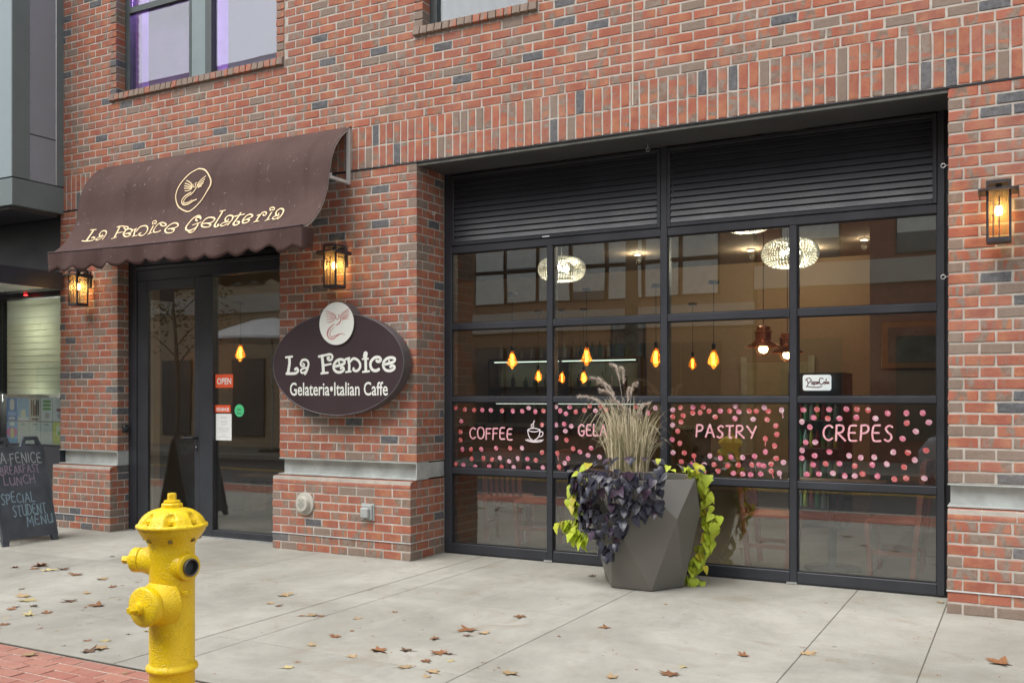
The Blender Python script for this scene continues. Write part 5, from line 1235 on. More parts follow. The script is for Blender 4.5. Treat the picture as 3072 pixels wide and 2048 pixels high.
# fascia, canopy, glazing
MB().box(-9, -5.012, .04, .3, 2.76, 3.62).build('fascia', MATS['black'], nb)
MB().box(-9, -4.9, -1.25, -.036, 2.742, 2.942).build('canopy', simple('canopy_navy', (.02, .026, .04), .45), nb)
MB().box(-9, -4.898, -1.245, -.3, 2.732, 2.7415).build('canopy_edge_trim', MATS['galv'], nb)
MB().box(-9, -5.01, .045, .3, 2.70, 2.7595).build('window_head', MATS['black'], nb)
MB().box(-9, -5.005, .0, .3, -.01, .915).build('stall_riser', MATS['charcoal'], nb)
fr = MB().box(-6.31, -6.21, .03, .16, .9155, 2.6995).box(-5.06, -5.008, .05, .16, .9155, 2.6995).box(-6.2095, -5.0605, .05, .16, .9155, .935); fr.build('window_frame', MATS['black'], nb)
MB().box(-6.2095, -5.0605, .09, .096, .9355, 2.6995).build('pane', MATS['glass'], nb); MB().box(-9, -6.311, .09, .096, .9155, 2.6995).build('pane', MATS['glass'], nb)
MATS['blind'] = simple('pale_green_blind', (.64, .66, .58), .8, var=.06, scale=3)
bl = MB().box(-6.205, -5.07, .150, .158, 2.62, 2.69).build('window_blind', MATS['blind'], nb)
z = 1.535
while z < 2.62:
    MB().prism([(.152, z), (.175, z+.012), (.158, z+.078), (.146, z+.074)], lambda y, zz: (-6.205, y, zz), lambda y, zz: (-5.07, y, zz)).build('slat', MATS['blind'], bl); z += .078
MB().lathe([(.02, 0), (.02, .012)], (-5.6, -.02, 2.725), (0, 0, -1), 12).build('red_indicator', emitmat('red_indicator', (1., .02, .02), 5), nb)
MB().box(-9, -4.82, 1.2, 1.25, 0, 2.9).build('shop_backdrop_wall', simple('shop_wall', (.40, .38, .32), .9), nb)
MB().box(-9, -4.99, .36, .5, 2.6, 7.2).build('backing_wall', MATS['black'], nb)
_nt = MATS['blind'].node_tree; _tr = _nt.nodes.new('ShaderNodeBsdfTranslucent'); _tr.inputs[0].default_value = (.68, .69, .58, 1); _mx = _nt.nodes.new('ShaderNodeMixShader'); _mx.inputs[0].default_value = .5
_nt.links.new(_nt.nodes['Principled BSDF'].outputs[0], _mx.inputs[1]); _nt.links.new(_tr.outputs[0], _mx.inputs[2]); _nt.links.new(_mx.outputs[0], _nt.nodes['Material Output'].inputs[0])
MB().box(-6.1, -5.1, .32, .345, 2.60, 2.63).build('shop_lamp', emitmat('shop_lamp', (1., .98, .9), 4), nb)
point('shop_light', (-5.6, .40, 2.3), (1., .97, .86), 14, .1, nb); point('shop_light', (-5.6, .40, 1.5), (1., .97, .86), 8, .1, nb)
# posters in the window
def poster(x0, x1, z0, z1, base, blocks, label):
    t = empty('poster', ((x0+x1)/2, .1, z0), label, 'poster', 'posters in the neighbouring window')
    MB().box(x0, x1, .1, .1015, z0, z1).build('sheet', simple('poster_sheet', base, .6, var=.05, bstr=0), t)
    for i, (a, b, c, d, cc) in enumerate(blocks):
        n = 12; pts = [(a+(b-a)*(.5+.5*math.copysign(abs(math.cos(q))**.6, math.cos(q))), c+(d-c)*(.5+.5*math.copysign(abs(math.sin(q))**.6, math.sin(q)))) for q in [2*math.pi*k/n for k in range(n)]]
        MB().prism(pts, lambda u, v: (x0+(x1-x0)*u, .0985-.0004*i, z0+(z1-z0)*v), lambda u, v: (x0+(x1-x0)*u, .0997, z0+(z1-z0)*v)).build('print_block', simple('poster_print', cc, .6, var=.05, bstr=0), t)
    return t
bl_, wh, bk, gn, pk, ye = (.10, .28, .62), (.70, .74, .72), (.06, .05, .045), (.25, .45, .16), (.70, .22, .45), (.55, .62, .16)
C = [-6.142+.219*i for i in range(6)]
A, B = 1.215, 1.493
poster(C[0], C[1]-.012, A, B, bl_, [(.3,.75,.45,.95,wh),(.15,.9,.2,.4,(.3,.5,.8)),(.2,.8,.05,.15,wh)], 'blue poster with a white drink, leftmost of the upper row')
poster(C[1], C[2]-.012, A, B, (.30,.52,.72), [(.28,.72,.0,.5,(.72,.74,.55)),(0,1,.0,.16,wh)], 'pale blue poster with a pale yellow drink')
poster(C[2], C[3]-.012, A, B, (.58,.56,.48), [(.14,.24,.2,.92,bk),(.3,.42,.2,.92,bk),(.6,.7,.2,.92,bk),(.76,.86,.2,.92,bk),(.38,.62,.2,.7,(.2,.13,.1)),(.2,.8,.04,.1,bk)], 'cream poster with tall black lettering')
poster(C[3], C[4]-.012, A, B, wh, [(.15,.9,.78,.9,gn),(.15,.9,.62,.74,gn),(.15,.9,.46,.58,gn),(.35,.75,.1,.36,(.5,.48,.44))], 'white poster with green lettering and a cup')
poster(C[4], C[5]-.03, A, B, wh, [(.35,.95,.4,.55,(.3,.15,.15)),(.4,.95,.1,.35,(.5,.45,.5))], 'white poster with a dark treat, rightmost of the upper row')
A, B = .94, 1.2
poster(C[0], C[1]-.012, A, B, (.22,.45,.70), [(0,1,.3,.72,pk),(.4,.7,.2,.7,(.62,.68,.30)),(.3,.75,.8,.98,wh)], 'blue and pink poster with a yellow drink')
for i in (1, 2, 3):
    poster(C[i], C[i+1]-.012, A, B, (.60,.66,.62), [(.3,.7,.86,.92,(.3,.33,.33))]+[(.2,.8,.2+.14*k,.22+.14*k,(.48,.52,.5)) for k in range(4)], ['', 'white text sheet, first right of the pink poster', 'white text sheet in the middle of the lower row', 'white text sheet next to the green poster'][i])
poster(C[4], C[5]-.03, A, B, ye, [(.3,.9,.35,.9,(.68,.74,.5)),(.45,.75,.4,.6,gn)], 'yellow green poster at the right end of the lower row')

ORD = ['first', 'second', 'third', 'fourth', 'fifth', 'sixth', 'seventh', 'eighth', 'ninth', 'tenth', 'eleventh', 'twelfth', 'thirteenth', 'fourteenth', 'fifteenth', 'sixteenth', 'seventeenth', 'eighteenth', 'nineteenth', 'twentieth', 'twenty first', 'twenty second']
# ------------------------------------------------------------------ interior of the cafe
MATS['plaster'] = simple('warm_plaster', (.40, .30, .20), .9, var=.06, scale=1.5); MATS['darkwall'] = simple('grey_brown_wall', (.16, .145, .13), .9, var=.1, scale=2)
MATS['tile'] = simple('interior_floor_tile', (.10, .095, .085), .45, var=.1, scale=2); MATS['ceil'] = simple('interior_ceiling', (.22, .18, .14), .9)
def st(name, b, m): o = b.build(name, MATS[m]); tag(o, kind='structure'); return o
tag(st('interior_floor', MB().box(-4.6, 7.2, .64, 8.2, -.2, .0), 'tile'), 'grey tiled cafe floor', 'floor'); tag(st('interior_ceiling', MB().box(-4.6, 7.2, .64, 8.2, 3.66, 3.8), 'ceil'), 'brown ceiling of the cafe', 'ceiling')
tag(st('interior_wall_back', MB().box(-4.6, 7.2, 8.0, 8.2, .0, 3.66), 'plaster'), 'warm beige back wall of the cafe', 'wall'); tag(st('interior_wall_left', MB().box(-4.8, -4.6, .3, 8.2, .0, 3.66), 'darkwall'), 'left wall inside the cafe', 'wall')
tag(st('interior_wall_right', MB().box(3.35, 7.2, 4.35, 4.5, .0, 3.66).box(7.0, 7.2, .5, 8.2, 0, 3.66), 'darkwall'), 'dark grey wall inside the cafe right of the fridge', 'wall')
tag(st('interior_wall_front', MB().box(-4.6, -4.03, .3, .6, 0, 3.66).box(-1.64, -.02, .505, .63, 0, 3.66).box(4.47, 7.0, .505, .63, 0, 3.66).box(-4.03, -1.64, .26, .63, 2.97, 3.66), 'plaster'), 'inner face of the front wall of the cafe', 'wall')
MATS['filament'] = emitmat('filament_glow', (1., .36, .05), 16); MATS['amber'] = glassmat('amber_bulb_glass', .05, (1., .72, .36)); _nt = MATS['amber'].node_tree; _o = _nt.nodes['Material Output']; _s = _o.inputs[0].links[0].from_socket
_t = _nt.nodes.new('ShaderNodeBsdfTranslucent'); _t.inputs[0].default_value = (1., .5, .12, 1); _x = _nt.nodes.new('ShaderNodeMixShader'); _x.inputs[0].default_value = .28
_nt.links.new(_s, _x.inputs[1]); _nt.links.new(_t.outputs[0], _x.inputs[2]); _nt.links.new(_x.outputs[0], _o.inputs[0])
MATS['cord'] = simple('black_cord', (.02, .02, .02), .6)
def pendant(x, y, z, s, label, ceil=2.62, light=True):
    t = empty('pendant_bulb', (x, y, z), label, 'pendant lamp', 'hanging filament bulbs')
    MB().lathe([(.0, -.085*s), (.012*s, -.082*s), (.022*s, -.06*s), (.055*s, -.035*s), (.050*s, -.02*s), (.03*s, .04*s), (.016*s, .085*s)], (x, y, z), n=20, caps=False).build('bulb_glass', MATS['amber'], t, True)
    f = MB()
    for a in np.linspace(0, 2*math.pi, 7)[:-1]: f.tube([(x+.009*s*math.cos(a), y+.009*s*math.sin(a), z-.05*s), (x+.006*s*math.cos(a), y+.006*s*math.sin(a), z+.055*s)], .0035*s, 5)
    f.build('filament', MATS['filament'], t); MB().lathe([(.017*s, .085*s), (.019*s, .14*s), (.008*s, .15*s)], (x, y, z), n=12).build('holder', MATS['cord'], t, True)
    MB().tube([(x, y, z+.15*s), (x, y, ceil)], .004, 6).build('cord', MATS['cord'], t); MB().lathe([(.055, 0), (.055, .03)], (x, y, ceil-.03), n=16).build('ceiling_rose', MATS['cord'], t)
    if light: point('bulb_light', (x, y, z), (1., .52, .18), 11, .006*s, t)
for i, (x, y, z, s) in enumerate(((-.183, 2.2, 1.918, 1.15), (.734, 2.2, 1.937, 1.15), (1.526, 2.2, 1.913, 1.15), (2.142, 2.2, 1.884, 1.1))):
    pendant(x, y, z, s, 'large amber filament bulb hanging behind the glass, %s from the left' % ['first', 'second', 'third', 'fourth'][i], 2.68)
for i, (x, y, z) in enumerate(((-1.011, 4.5, 1.792), (-.649, 4.5, 1.765), (-.325, 4.5, 1.766), (1.193, 4.5, 1.929))):
    pendant(x, y, z, 1.0, ['smaller amber bulb deep in the cafe behind the first pane', 'small amber bulb over the counter, left of a pair', 'small amber bulb over the counter, right of a pair', 'small amber bulb deep in the cafe behind the third column of panes'][i], 2.7, i in (0, 2))
pendant(-4.119, 2.0, 2.081, 1.25, 'amber filament bulb hanging behind the entrance sidelight', 2.75)
for x, z in ((-5.0, 0), ): pass
MATS['crystal'] = simple('crystal_bead', (.75, .74, .66), .12, var=.2, scale=60, emit=((1., .93, .75), .06), spec=.9)
MATS['chglow'] = emitmat('chandelier_glow', (1., .92, .72), 6)
def chandelier(x, y, z, rx, rz, label):
    t = empty('crystal_chandelier', (x, y, z), label, 'chandelier', 'crystal bead chandeliers'); b = MB(); rnd = random.Random(int(x*100))
    rows_ = 15
    for i in range(rows_):
        ph = -1.25+2.5*i/(rows_-1); rr = rx*max(.25, math.cos(ph)**.6); zz = z+rz*math.sin(ph)
        n = max(10, int(54*rr/rx))
        for k in range(n):
            a = 2*math.pi*(k+.5*(i % 2))/n; q = .0125; c = Vector((x+rr*math.cos(a), y+rr*math.sin(a), zz))
            v = [c+Vector(d)*q*rnd.uniform(.8, 1.1) for d in ((1,0,0),(0,1,0),(-1,0,0),(0,-1,0),(0,0,1.2),(0,0,-1.2))]
            b.add(v, [(0,1,4),(1,2,4),(2,3,4),(3,0,4),(1,0,5),(2,1,5),(3,2,5),(0,3,5)])
    o = b.build('bead_shell', MATS['crystal'], t); o['kind'] = 'stuff'
    w = MB()
    for a in (0, 1.57, 3.14, 4.71): w.lathe([(0, -.03), (.025, -.015), (.028, .01), (.012, .04)], (x+.07*math.cos(a), y+.07*math.sin(a), z), n=10, caps=False)
    w.build('bulbs', MATS['chglow'], t, True)
    MB().tube([(x, y, z+rz), (x, y, 3.66)], .008, 6).build('suspension_rod', MATS['flash'], t)
    point('chandelier_light', (x, y, z), (1., .86, .62), 14, .03, t)
chandelier(.245, 2.6, 2.964, .27, .135, 'oval crystal chandelier behind the left upper panes')
chandelier(2.905, 2.2, 2.904, .27, .135, 'oval crystal chandelier behind the right upper panes')
chandelier(2.30, 2.9, 3.40, .27, .13, 'crystal chandelier partly hidden by the louvre rail')
MATS['copper'] = simple('copper_shade', (.40, .15, .07), .3, metal=.85, var=.25, scale=12)
for i, (x, y, z) in enumerate(((2.331, 3.5, 2.09), (2.446, 4.2, 2.05))):
    t = empty('copper_pendant', (x, y, z), ['copper nautical pendant lamp, nearer of the two', 'copper nautical pendant lamp, farther of the two'][i], 'pendant lamp', 'copper pendants')
    MB().lathe([(.20, -.03), (.19, -.015), (.11, .03), (.085, .05), (.085, .13), (.10, .135), (.10, .15), (.075, .155), (.075, .20), (.02, .215)], (x, y, z), n=28, caps=False).build('shade', MATS['copper'], t, 'auto')
    MB().lathe([(0, -.10), (.04, -.085), (.055, -.05), (.04, -.015)], (x, y, z), n=18, caps=False).build('globe', emitmat('copper_lamp_globe', (1., .72, .38), 7), t, True)
    for a in (0, 1.57): MB().tube([(x+.09*math.cos(a)*math.cos(q), y+.09*math.sin(a)*math.cos(q), z-.02-.105*math.sin(q)) for q in np.linspace(0, math.pi, 13)], .004, 5).build('guard_wire', MATS['copper'], t)
    MB().tube([(x, y, z+.21), (x, y, 3.66)], .006, 6).build('stem', MATS['cord'], t); point('copper_light', (x, y, z-.05), (1., .7, .4), 16, .058, t)
# counter, back bar, shelves and bottles
MATS['wood'] = simple('dark_counter_wood', (.10, .06, .035), .5, var=.25, scale=5); MATS['steel'] = simple('brushed_steel', (.45, .45, .43), .3, metal=.8); MATS['redwood'] = simple('red_brown_chair_wood', (.30, .085, .045), .4, var=.2, scale=9)
for i, (x, y) in enumerate(((1.4, 6.6), (2.2, 6.9), (-.2, 6.2), (3.0, 6.4), (-2.6, 4.0), (4.4, 3.2))):
    t = empty('ceiling_spot', (x, y, 3.64), 'small recessed ceiling spotlight in the cafe, ' + ['before the pale door', 'right of the pale door', 'over the counter', 'at the back behind the fridge', 'toward the left wall', 'before the grey wall'][i], 'spotlight', 'recessed ceiling spots')
    MB().lathe([(.06, 0), (.06, .02)], (x, y, 3.638), n=20).build('trim_ring', MATS['steel'], t); MB().lathe([(.045, -.003), (.045, -.001)], (x, y, 3.638), n=20).build('lens', emitmat('spot_lens', (1., .84, .6), 8), t)
    point('spot_light', (x, y, 3.55), (1., .78, .5), (9, 9, 8, 3, 5, 1.5)[i], .04, t)
t = empty('gelato_counter', (-1.6, 5.9, 0), 'long dark gelato counter deep in the cafe', 'counter')
MB().bbox(-3.6, .9, 5.5, 6.3, 0, 1.05, .01).build('carcass', MATS['wood'], t); MB().bbox(-3.65, .95, 5.45, 6.35, 1.051, 1.09, .006).build('worktop', MATS['steel'], t)
MB().box(-2.4, .2, 5.55, 5.556, 1.091, 1.42).box(-2.4, .2, 5.5565, 6.1, 1.415, 1.42).build('display_glass', MATS['glass'], t); MB().box(-2.3, .1, 5.60, 5.63, 1.395, 1.41).build('display_light', emitmat('display_light', (1., .97, .85), .8), t)
t = empty('back_bar_shelf', (-1.8, 7.8, 1.2), 'lit back bar shelves behind the counter', 'shelf')
for z in (1.25, 1.65, 2.15): MB().box(-3.6, -.75, 7.65, 7.99, z, z+.04).build('shelf_board', MATS['wood'], t)
for x in (-3.62, -2.2, -.75): MB().box(x, x+.04, 7.66, 7.99, .9, 2.149).build('upright', MATS['wood'], t)
MB().box(-3.5, -.8, 7.68, 7.70, 2.12, 2.135).build('strip_light', emitmat('shelf_strip_light', (.85, 1., .8), 1.1), t); MB().box(-3.5, -.8, 7.985, 7.995, 1.3, 2.1).build('back_panel', simple('bar_back_panel', (.55, .56, .46), .5), t)
bm_ = []
for k, cc in enumerate(((.05, .10, .05), (.25, .22, .15), (.06, .03, .02), (.45, .45, .42))):
    o = MB().lathe([(.035, 0), (.037, .01), (.037, .16), (.012, .21), (.012, .27), (.0, .27)], (0, 0, 0), n=12, caps=False).build('bottle', simple('bottle_glass', cc, .2, spec=.7)); bm_.append(o.data); bpy.data.objects.remove(o)
nbot = 0
for z in (1.29, 1.69, 2.19):
    x = -3.45; bn = 0
    while x < -.9:
        o = bpy.data.objects.new('bottle', _r.choice(bm_)); col.objects.link(o); o.location = (x, 7.82+_r.uniform(-.04, .04), z); o.scale = (1, 1, _r.uniform(.6, 1.1))
        bn += 1; tag(o, '%s bottle from the left on the %s back bar shelf' % (ORD[bn-1], {1.29: 'lower', 1.69: 'middle', 2.19: 'top'}[z]), 'bottle', 'bottles on the back bar'); x += _r.uniform(.12, .26); nbot += 1
# fridge with illuminated sign
t = empty('drinks_fridge', (2.9, 4.2, 0), 'black drinks fridge with glass front beneath a white lit sign', 'fridge')
MB().box(2.5, 2.56, 4.0, 4.6, .1, 1.78).box(3.06, 3.12, 4.0, 4.6, .1, 1.78).box(2.5605, 3.0595, 4.05, 4.6, 1.5, 1.78).box(2.5605, 3.0595, 4.55, 4.6, .1, 1.4995).box(2.5605, 3.0595, 4.0, 4.5495, .1, .2).box(2.52, 3.1, 4.05, 4.58, 0, .0995).build('cabinet', MATS['black'], t)
MB().box(2.5605, 3.0595, 4.01, 4.02, .2005, 1.4995).build('glass_door', MATS['glass'], t)
for z in (.55, .9, 1.22): MB().box(2.565, 3.055, 4.05, 4.54, z, z+.012).build('shelf', MATS['steel'], t)
MB().box(2.58, 2.59, 4.03, 4.04, .25, 1.45).build('fridge_light', emitmat('fridge_light', (.8, 1., .9), 5), t)
cans = [simple('drink_'+n_, c_, .3) for n_, c_ in (('red', (.45, .03, .03)), ('green', (.05, .3, .1)), ('clear', (.35, .45, .42)), ('yellow', (.55, .5, .05)))]
for z in (.21, .563, .913, 1.233):
    for k in range(7):
        b = MB().lathe([(.026, 0), (.028, .01), (.028, .14), (.012, .18), (.012, .21)], (2.60+.068*k, 4.15, z), n=10); b.build('bottle_in_fridge', cans[(k+int(z*10)) % 4], t, True)
t = empty('lit_soda_sign', (2.83, 3.99, 1.57), 'small white rounded sign with red script on top of the fridge', 'sign')
pts = []
for cx, cz, a0 in ((.13, .065, 0), (-.13, .065, 90), (-.13, -.065, 180), (.13, -.065, 270)):
    for a in (0, 30, 60, 90): pts.append((2.83+cx+.025*math.cos(R(a0+a)), 1.665+cz+.025*math.sin(R(a0+a))))
MB().prism(pts, lambda x, z: (x, 3.95, z), lambda x, z: (x, 3.99, z)).build('sign_box', simple('lit_white_acrylic', (.8, .82, .82), .4, emit=((.9, .95, 1.), .5)), t)
ps_ = [[(-.11,.035),(-.095,-.01),(-.115,-.05)],[(-.125,.03),(-.09,.055),(-.06,.03),(-.085,.0),(-.1,.0)],[(-.06,.0),(-.04,.012),(-.045,-.015),(-.06,-.012),(-.03,-.015)],[(-.025,.01),(-.03,-.035)],[(-.025,.008),(-.005,.01),(-.01,-.015),(-.025,-.012)],[(.012,.01),(.002,.0),(.014,-.01),(.0,-.018)],[(.02,.012),(.018,-.014)],[(.075,.045),(.04,.05),(.03,.01),(.045,-.02),(.07,-.01)],[(.085,.012),(.075,-.005),(.09,-.014),(.095,.0),(.085,.012)],[(.105,.045),(.103,-.014)],[(.13,.01),(.115,.0),(.12,-.014),(.132,.0),(.135,-.014)],[(-.1,-.045),(0,-.055),(.06,-.04)]]
strokes_mesh('script_print', [(.011, [(2.83+a, 1.665+b) for a, b in q]) for q in ps_], lambda u, v, l: (u, 3.9485-l, v), simple('maroon_print', (.22, .02, .03), .6, bstr=0), t)
# pictures, inner door
t = empty('framed_poster', (-1.03, 7.9, 2.1), 'dark framed poster high on the back wall', 'picture'); MB().bbox(-1.36, -.72, 7.95, 7.99, 2.1, 2.85, .008).build('frame', MATS['cord'], t); MB().box(-1.31, -.77, 7.944, 7.949, 2.15, 2.8).build('print', simple('poster_art', (.10, .13, .17), .7, var=.8, scale=4), t)
t = empty('gilt_framed_picture', (3.82, 4.3, 1.85), 'gilt framed dark picture on the grey wall', 'picture'); MB().bbox(3.48, 4.16, 4.31, 4.345, 1.82, 2.36, .01).build('frame', simple('gilt_frame', (.22, .13, .05), .4, metal=.5), t); MB().box(3.55, 4.09, 4.304, 4.309, 1.89, 2.29).build('canvas', simple('dark_painting', (.08, .085, .075), .6, var=.6, scale=5), t)
t = empty('inner_door', (1.45, 7.95, 0), 'pale beige door in the back wall', 'door'); MB().bbox(1.0, 1.95, 7.93, 7.99, 0, 2.05, .006).build('door_leaf', simple('beige_door_paint', (.50, .44, .28), .6), t); MB().box(.9, .9995, 7.94, 7.99, 0, 2.15).box(1.9505, 2.05, 7.94, 7.99, 0, 2.15).build('door_frame', simple('door_trim', (.55, .52, .40), .6), t)
# chairs and tables by the glass
def chair(x, y, rz, label):
    t = empty('wooden_chair', (x, y, 0), label, 'chair', 'red brown chairs behind the glass'); t.rotation_euler = (0, 0, rz)
    def part(name, b): 
        o = mesh_obj(name, b.v, b.f, MATS['redwood']); o.parent = t; return o
    for sx in (-1, 1):
        part('leg', MB().obox((sx*.19, -.19, .22), (.019, 0, 0), (0, .019, 0), (sx*.012, -.012, .22))); part('leg', MB().obox((sx*.19, .20, .48), (.019, 0, 0), (0, .022, 0), (0, .045, .48)))
        part('stretcher', MB().box(sx*.19-.012, sx*.19+.012, -.175, .165, .18, .215))
    part('seat', MB().bbox(-.215, .215, -.215, .19, .441, .475, .01)); part('seat_rail', MB().box(-.17, .17, -.20, -.175, .385, .4405))
    part('top_rail', MB().obox((0, .245, .93), (.17, 0, 0), (0, .012, 0), (0, .004, .045)))
    for k in range(5): part('back_slat', MB().obox((-.12+.06*k, .222, .68), (.014, 0, 0), (0, .008, 0), (0, .022, .205)))
chair(3.98, 1.35, R(-95), 'red brown wooden chair behind the lower right pane'); chair(2.95, 1.25, R(88), 'red brown wooden chair behind the third lower pane'); chair(.62, 1.3, R(-80), 'red brown wooden chair behind the lower left pane'); chair(.15, 1.5, R(-170), 'wooden chair farther back behind the lower left pane'); chair(1.55, 1.6, R(100), 'wooden chair behind the planter')
def table(x, y, label):
    t = empty('cafe_table', (x, y, 0), label, 'table', 'cafe tables behind the glass'); MB().bbox(x-.42, x+.42, y-.35, y+.35, .72, .76, .008).build('table_top', simple('table_wood', (.16, .07, .04), .35, var=.2), t)
    MB().lathe([(.24, .0), (.24, .015), (.035, .03), (.035, .71), (.12, .719)], (x, y, 0), n=20).build('pedestal', MATS['cord'], t, True)
table(4.3, 2.2, 'dark wood cafe table behind the right panes'); table(3.45, 1.35, 'dark wood cafe table between two chairs'); table(1.05, 1.45, 'dark wood cafe table behind the left panes')
# bench and plant behind the entrance
t = empty('pale_bench', (-3.4, 2.2, 0), 'pale wooden bench behind the sidelight', 'bench'); MB().bbox(-4.2, -2.6, 2.0, 2.4, .42, .48, .008).build('bench_seat', simple('pale_bench_wood', (.42, .36, .22), .6), t)
for x in (-4.05, -2.8): MB().bbox(x-.06, x+.06, 2.05, 2.35, 0, .4195, .005).build('leg', bpy.data.materials['pale_bench_wood'], t)

# ------------------------------------------------------------------ across the street: what the glass reflects
MATS['farbrick'] = simple('far_brown_brick', (.30, .19, .13), .9, var=.25, scale=8, bscale=14, bstr=.4); MATS['farred'] = simple('far_red_brick', (.28, .09, .065), .9, var=.35, scale=9, bscale=14, bstr=.4); MATS['stone'] = simple('far_limestone', (.52, .50, .44), .85, var=.1, scale=1); MATS['farbeige'] = simple('far_tan_brick', (.45, .35, .24), .9, var=.2, scale=8, bscale=14, bstr=.4)
MATS['farglass'] = simple('far_window', (.05, .06, .07), .08, var=.1, spec=.8); MATS['farblind'] = simple('far_window_blind', (.76, .80, .75), .8)
def far_building(x0, x1, y, h, wall, label, rows_, bay, win_w, blind, band=4.15):
    t = empty('street_building', ((x0+x1)/2, y-3, 0), label, 'building', 'buildings across the street')
    MB().box(x0, x1, y-6, y, -.2, h).build('wall', MATS[wall], t)
    for z in (band, h-.7): MB().box(x0-.05, x1+.05, y+.001, y+.12, z, z+.55).build('stone_band', MATS['stone'], t)
    for z0, z1 in rows_:
        x = x0+.6
        while x+win_w < x1-.2:
            w = MB().box(x, x+win_w, y+.002, y+.06, z0, z1).build('window', MATS['cord'], t)
            MB().box(x+.03, x+win_w-.03, y+.061, y+.065, z0+.03, z1-.03).build('pane', MATS['farglass'], w)
            if blind and z0 > 3: MB().box(x+.03, x+win_w-.03, y+.0655, y+.068, z0+(z1-z0)*_r.choice([.03, .03, .05, .3]), z1-.03).build('blind', MATS['farblind'], w)
            x += bay
    return t
far_building(-9.5, -1.0, -15.2, 11.5, 'farbrick', 'brown brick building across the street with pale blinds', ((.5, 2.9), (4.1, 4.98), (5.02, 6.6), (7.4, 9.6)), 1.02, .96, True, 3.3)
far_building(-.9, 11, -15.2, 11, 'farred', 'red brick building across the street', ((.5, 2.9), (4.8, 6.4), (7.4, 9.2)), 2.6, 1.4, True)
far_building(-30, -9.6, -14.6, 12, 'farbeige', 'tan brick building across the street', ((.3, 2.7), (5.0, 6.8), (7.8, 9.6)), 3.1, 1.3, False)
# a silver car parked across the street, seen only in the glass
t = empty('parked_car', (5.6, -10.4, -.14), 'silver car parked across the street, seen reflected in the glass', 'car')
MATS['silver'] = simple('silver_car_paint', (.55, .57, .62), .25, metal=.3, var=.03, coat=.6)
sec = [(3.3, .35, .72), (3.45, .28, .92), (4.4, .26, 1.02), (5.1, .26, 1.55), (5.9, .26, 1.62), (7.0, .27, 1.5), (7.7, .28, 1.1), (7.85, .34, .75)]
v, f = [], []
for x, zb, zt in sec:
    w1 = .82; w2 = .62 if zt > 1.2 else .78; zm = min(zt-.02, 1.0)
    v += [(x, -10.4-w1, zb-.14), (x, -10.4-w1-.05, zm-.3), (x, -10.4-w1, zm-.14), (x, -10.4-w2, zt-.14), (x, -10.4+w2, zt-.14), (x, -10.4+w1, zm-.14), (x, -10.4+w1+.05, zm-.3), (x, -10.4+w1, zb-.14)]
for i in range(len(sec)-1):
    for k in range(8):
        a, b = i*8+k, i*8+(k+1) % 8; f.append((a, b, b+8, a+8))
f += [tuple(range(7, -1, -1)), tuple(range(len(v)-8, len(v)))]
mesh_obj('body', v, f, MATS['silver'], t, True).data.set_sharp_from_angle(angle=R(40))
for sy in (-1, 1):
    MB().add([(4.75, -10.4+sy*.80, .92), (6.95, -10.4+sy*.80, .92), (6.7, -10.4+sy*.66, 1.36), (5.25, -10.4+sy*.66, 1.40)], [(0,1,2,3)]).build('side_window', MATS['farglass'], t)
    for x in (4.15, 6.95):
        w = MB().lathe([(.30, -.1), (.32, -.08), (.32, .08), (.30, .1)], (x, -10.4+sy*.76, .18), (0, 1, 0), 28).build('wheel', MATS['cord'], t, 'auto'); MB().lathe([(.2, -.105), (.2, .105)], (x, -10.4+sy*.76, .18), (0, 1, 0), 20).build('rim', MATS['steel'], w)
# utility pole
t = empty('utility_pole', (-2.9, -11.9, 0), 'wooden utility pole across the street', 'pole'); MB().lathe([(.16, -.1), (.12, 9)], (-2.9, -11.9, 0), n=14).build('shaft', simple('weathered_pole_wood', (.20, .15, .10), .9, var=.3, scale=6), t, True); MB().box(-4.0, -1.8, -11.98, -11.86, 8.2, 8.32).build('crossarm', bpy.data.materials['weathered_pole_wood'], t)

# a street tree and a white parasol across the street, seen in the door glass
t = empty('street_tree', (-17.3, -12.6, -.01), 'thin street tree with sparse autumn leaves, reflected in the door', 'tree')
tr = MB(); tr.tube(catmull([(-17.3, -12.6, -.05), (-17.25, -12.6, 2.2), (-17.4, -12.55, 4.6), (-17.3, -12.6, 7.2)], 5), [.08-.004*i for i in range(16)], 8)
tips = []
for k in range(16):
    z = 2.4+.3*k; a = k*2.4; e = Vector((-17.3+1.7*math.cos(a), -12.6+1.5*math.sin(a), z+1.1)); tr.tube(catmull([(-17.3, -12.6, z), (-17.3+.8*math.cos(a), -12.6+.7*math.sin(a), z+.7), tuple(e)], 4), [.022-.0018*i for i in range(9)], 6); tips.append((Vector((-17.3, -12.6, z)), e))
tr.build('trunk', simple('tree_bark', (.13, .10, .075), .9, var=.3, scale=12), t, True)
v, f = [], []
for k in range(1600):
    b0, e = _r.choice(tips); c = b0.lerp(e, _r.uniform(.35, 1.1)) + Vector((_r.gauss(0, .28), _r.gauss(0, .28), _r.gauss(0, .25))); s = _r.uniform(.04, .09); n0 = len(v)
    d1 = Vector((_r.gauss(0, 1), _r.gauss(0, 1), _r.gauss(0, .6))).normalized(); d2 = d1.orthogonal().normalized()
    v += [c-d1*s, c+d2*s*.6, c+d1*s, c-d2*s*.6]; f.append((n0, n0+1, n0+2, n0+3))
o = mesh_obj('crown', v, f, simple('autumn_foliage', (.16, .15, .04), .7, var=.5, scale=2), t); o['kind'] = 'stuff'
t = empty('white_parasol', (-13.6, -12.6, -.01), 'white parasol across the street, reflected in the sidelight', 'umbrella')
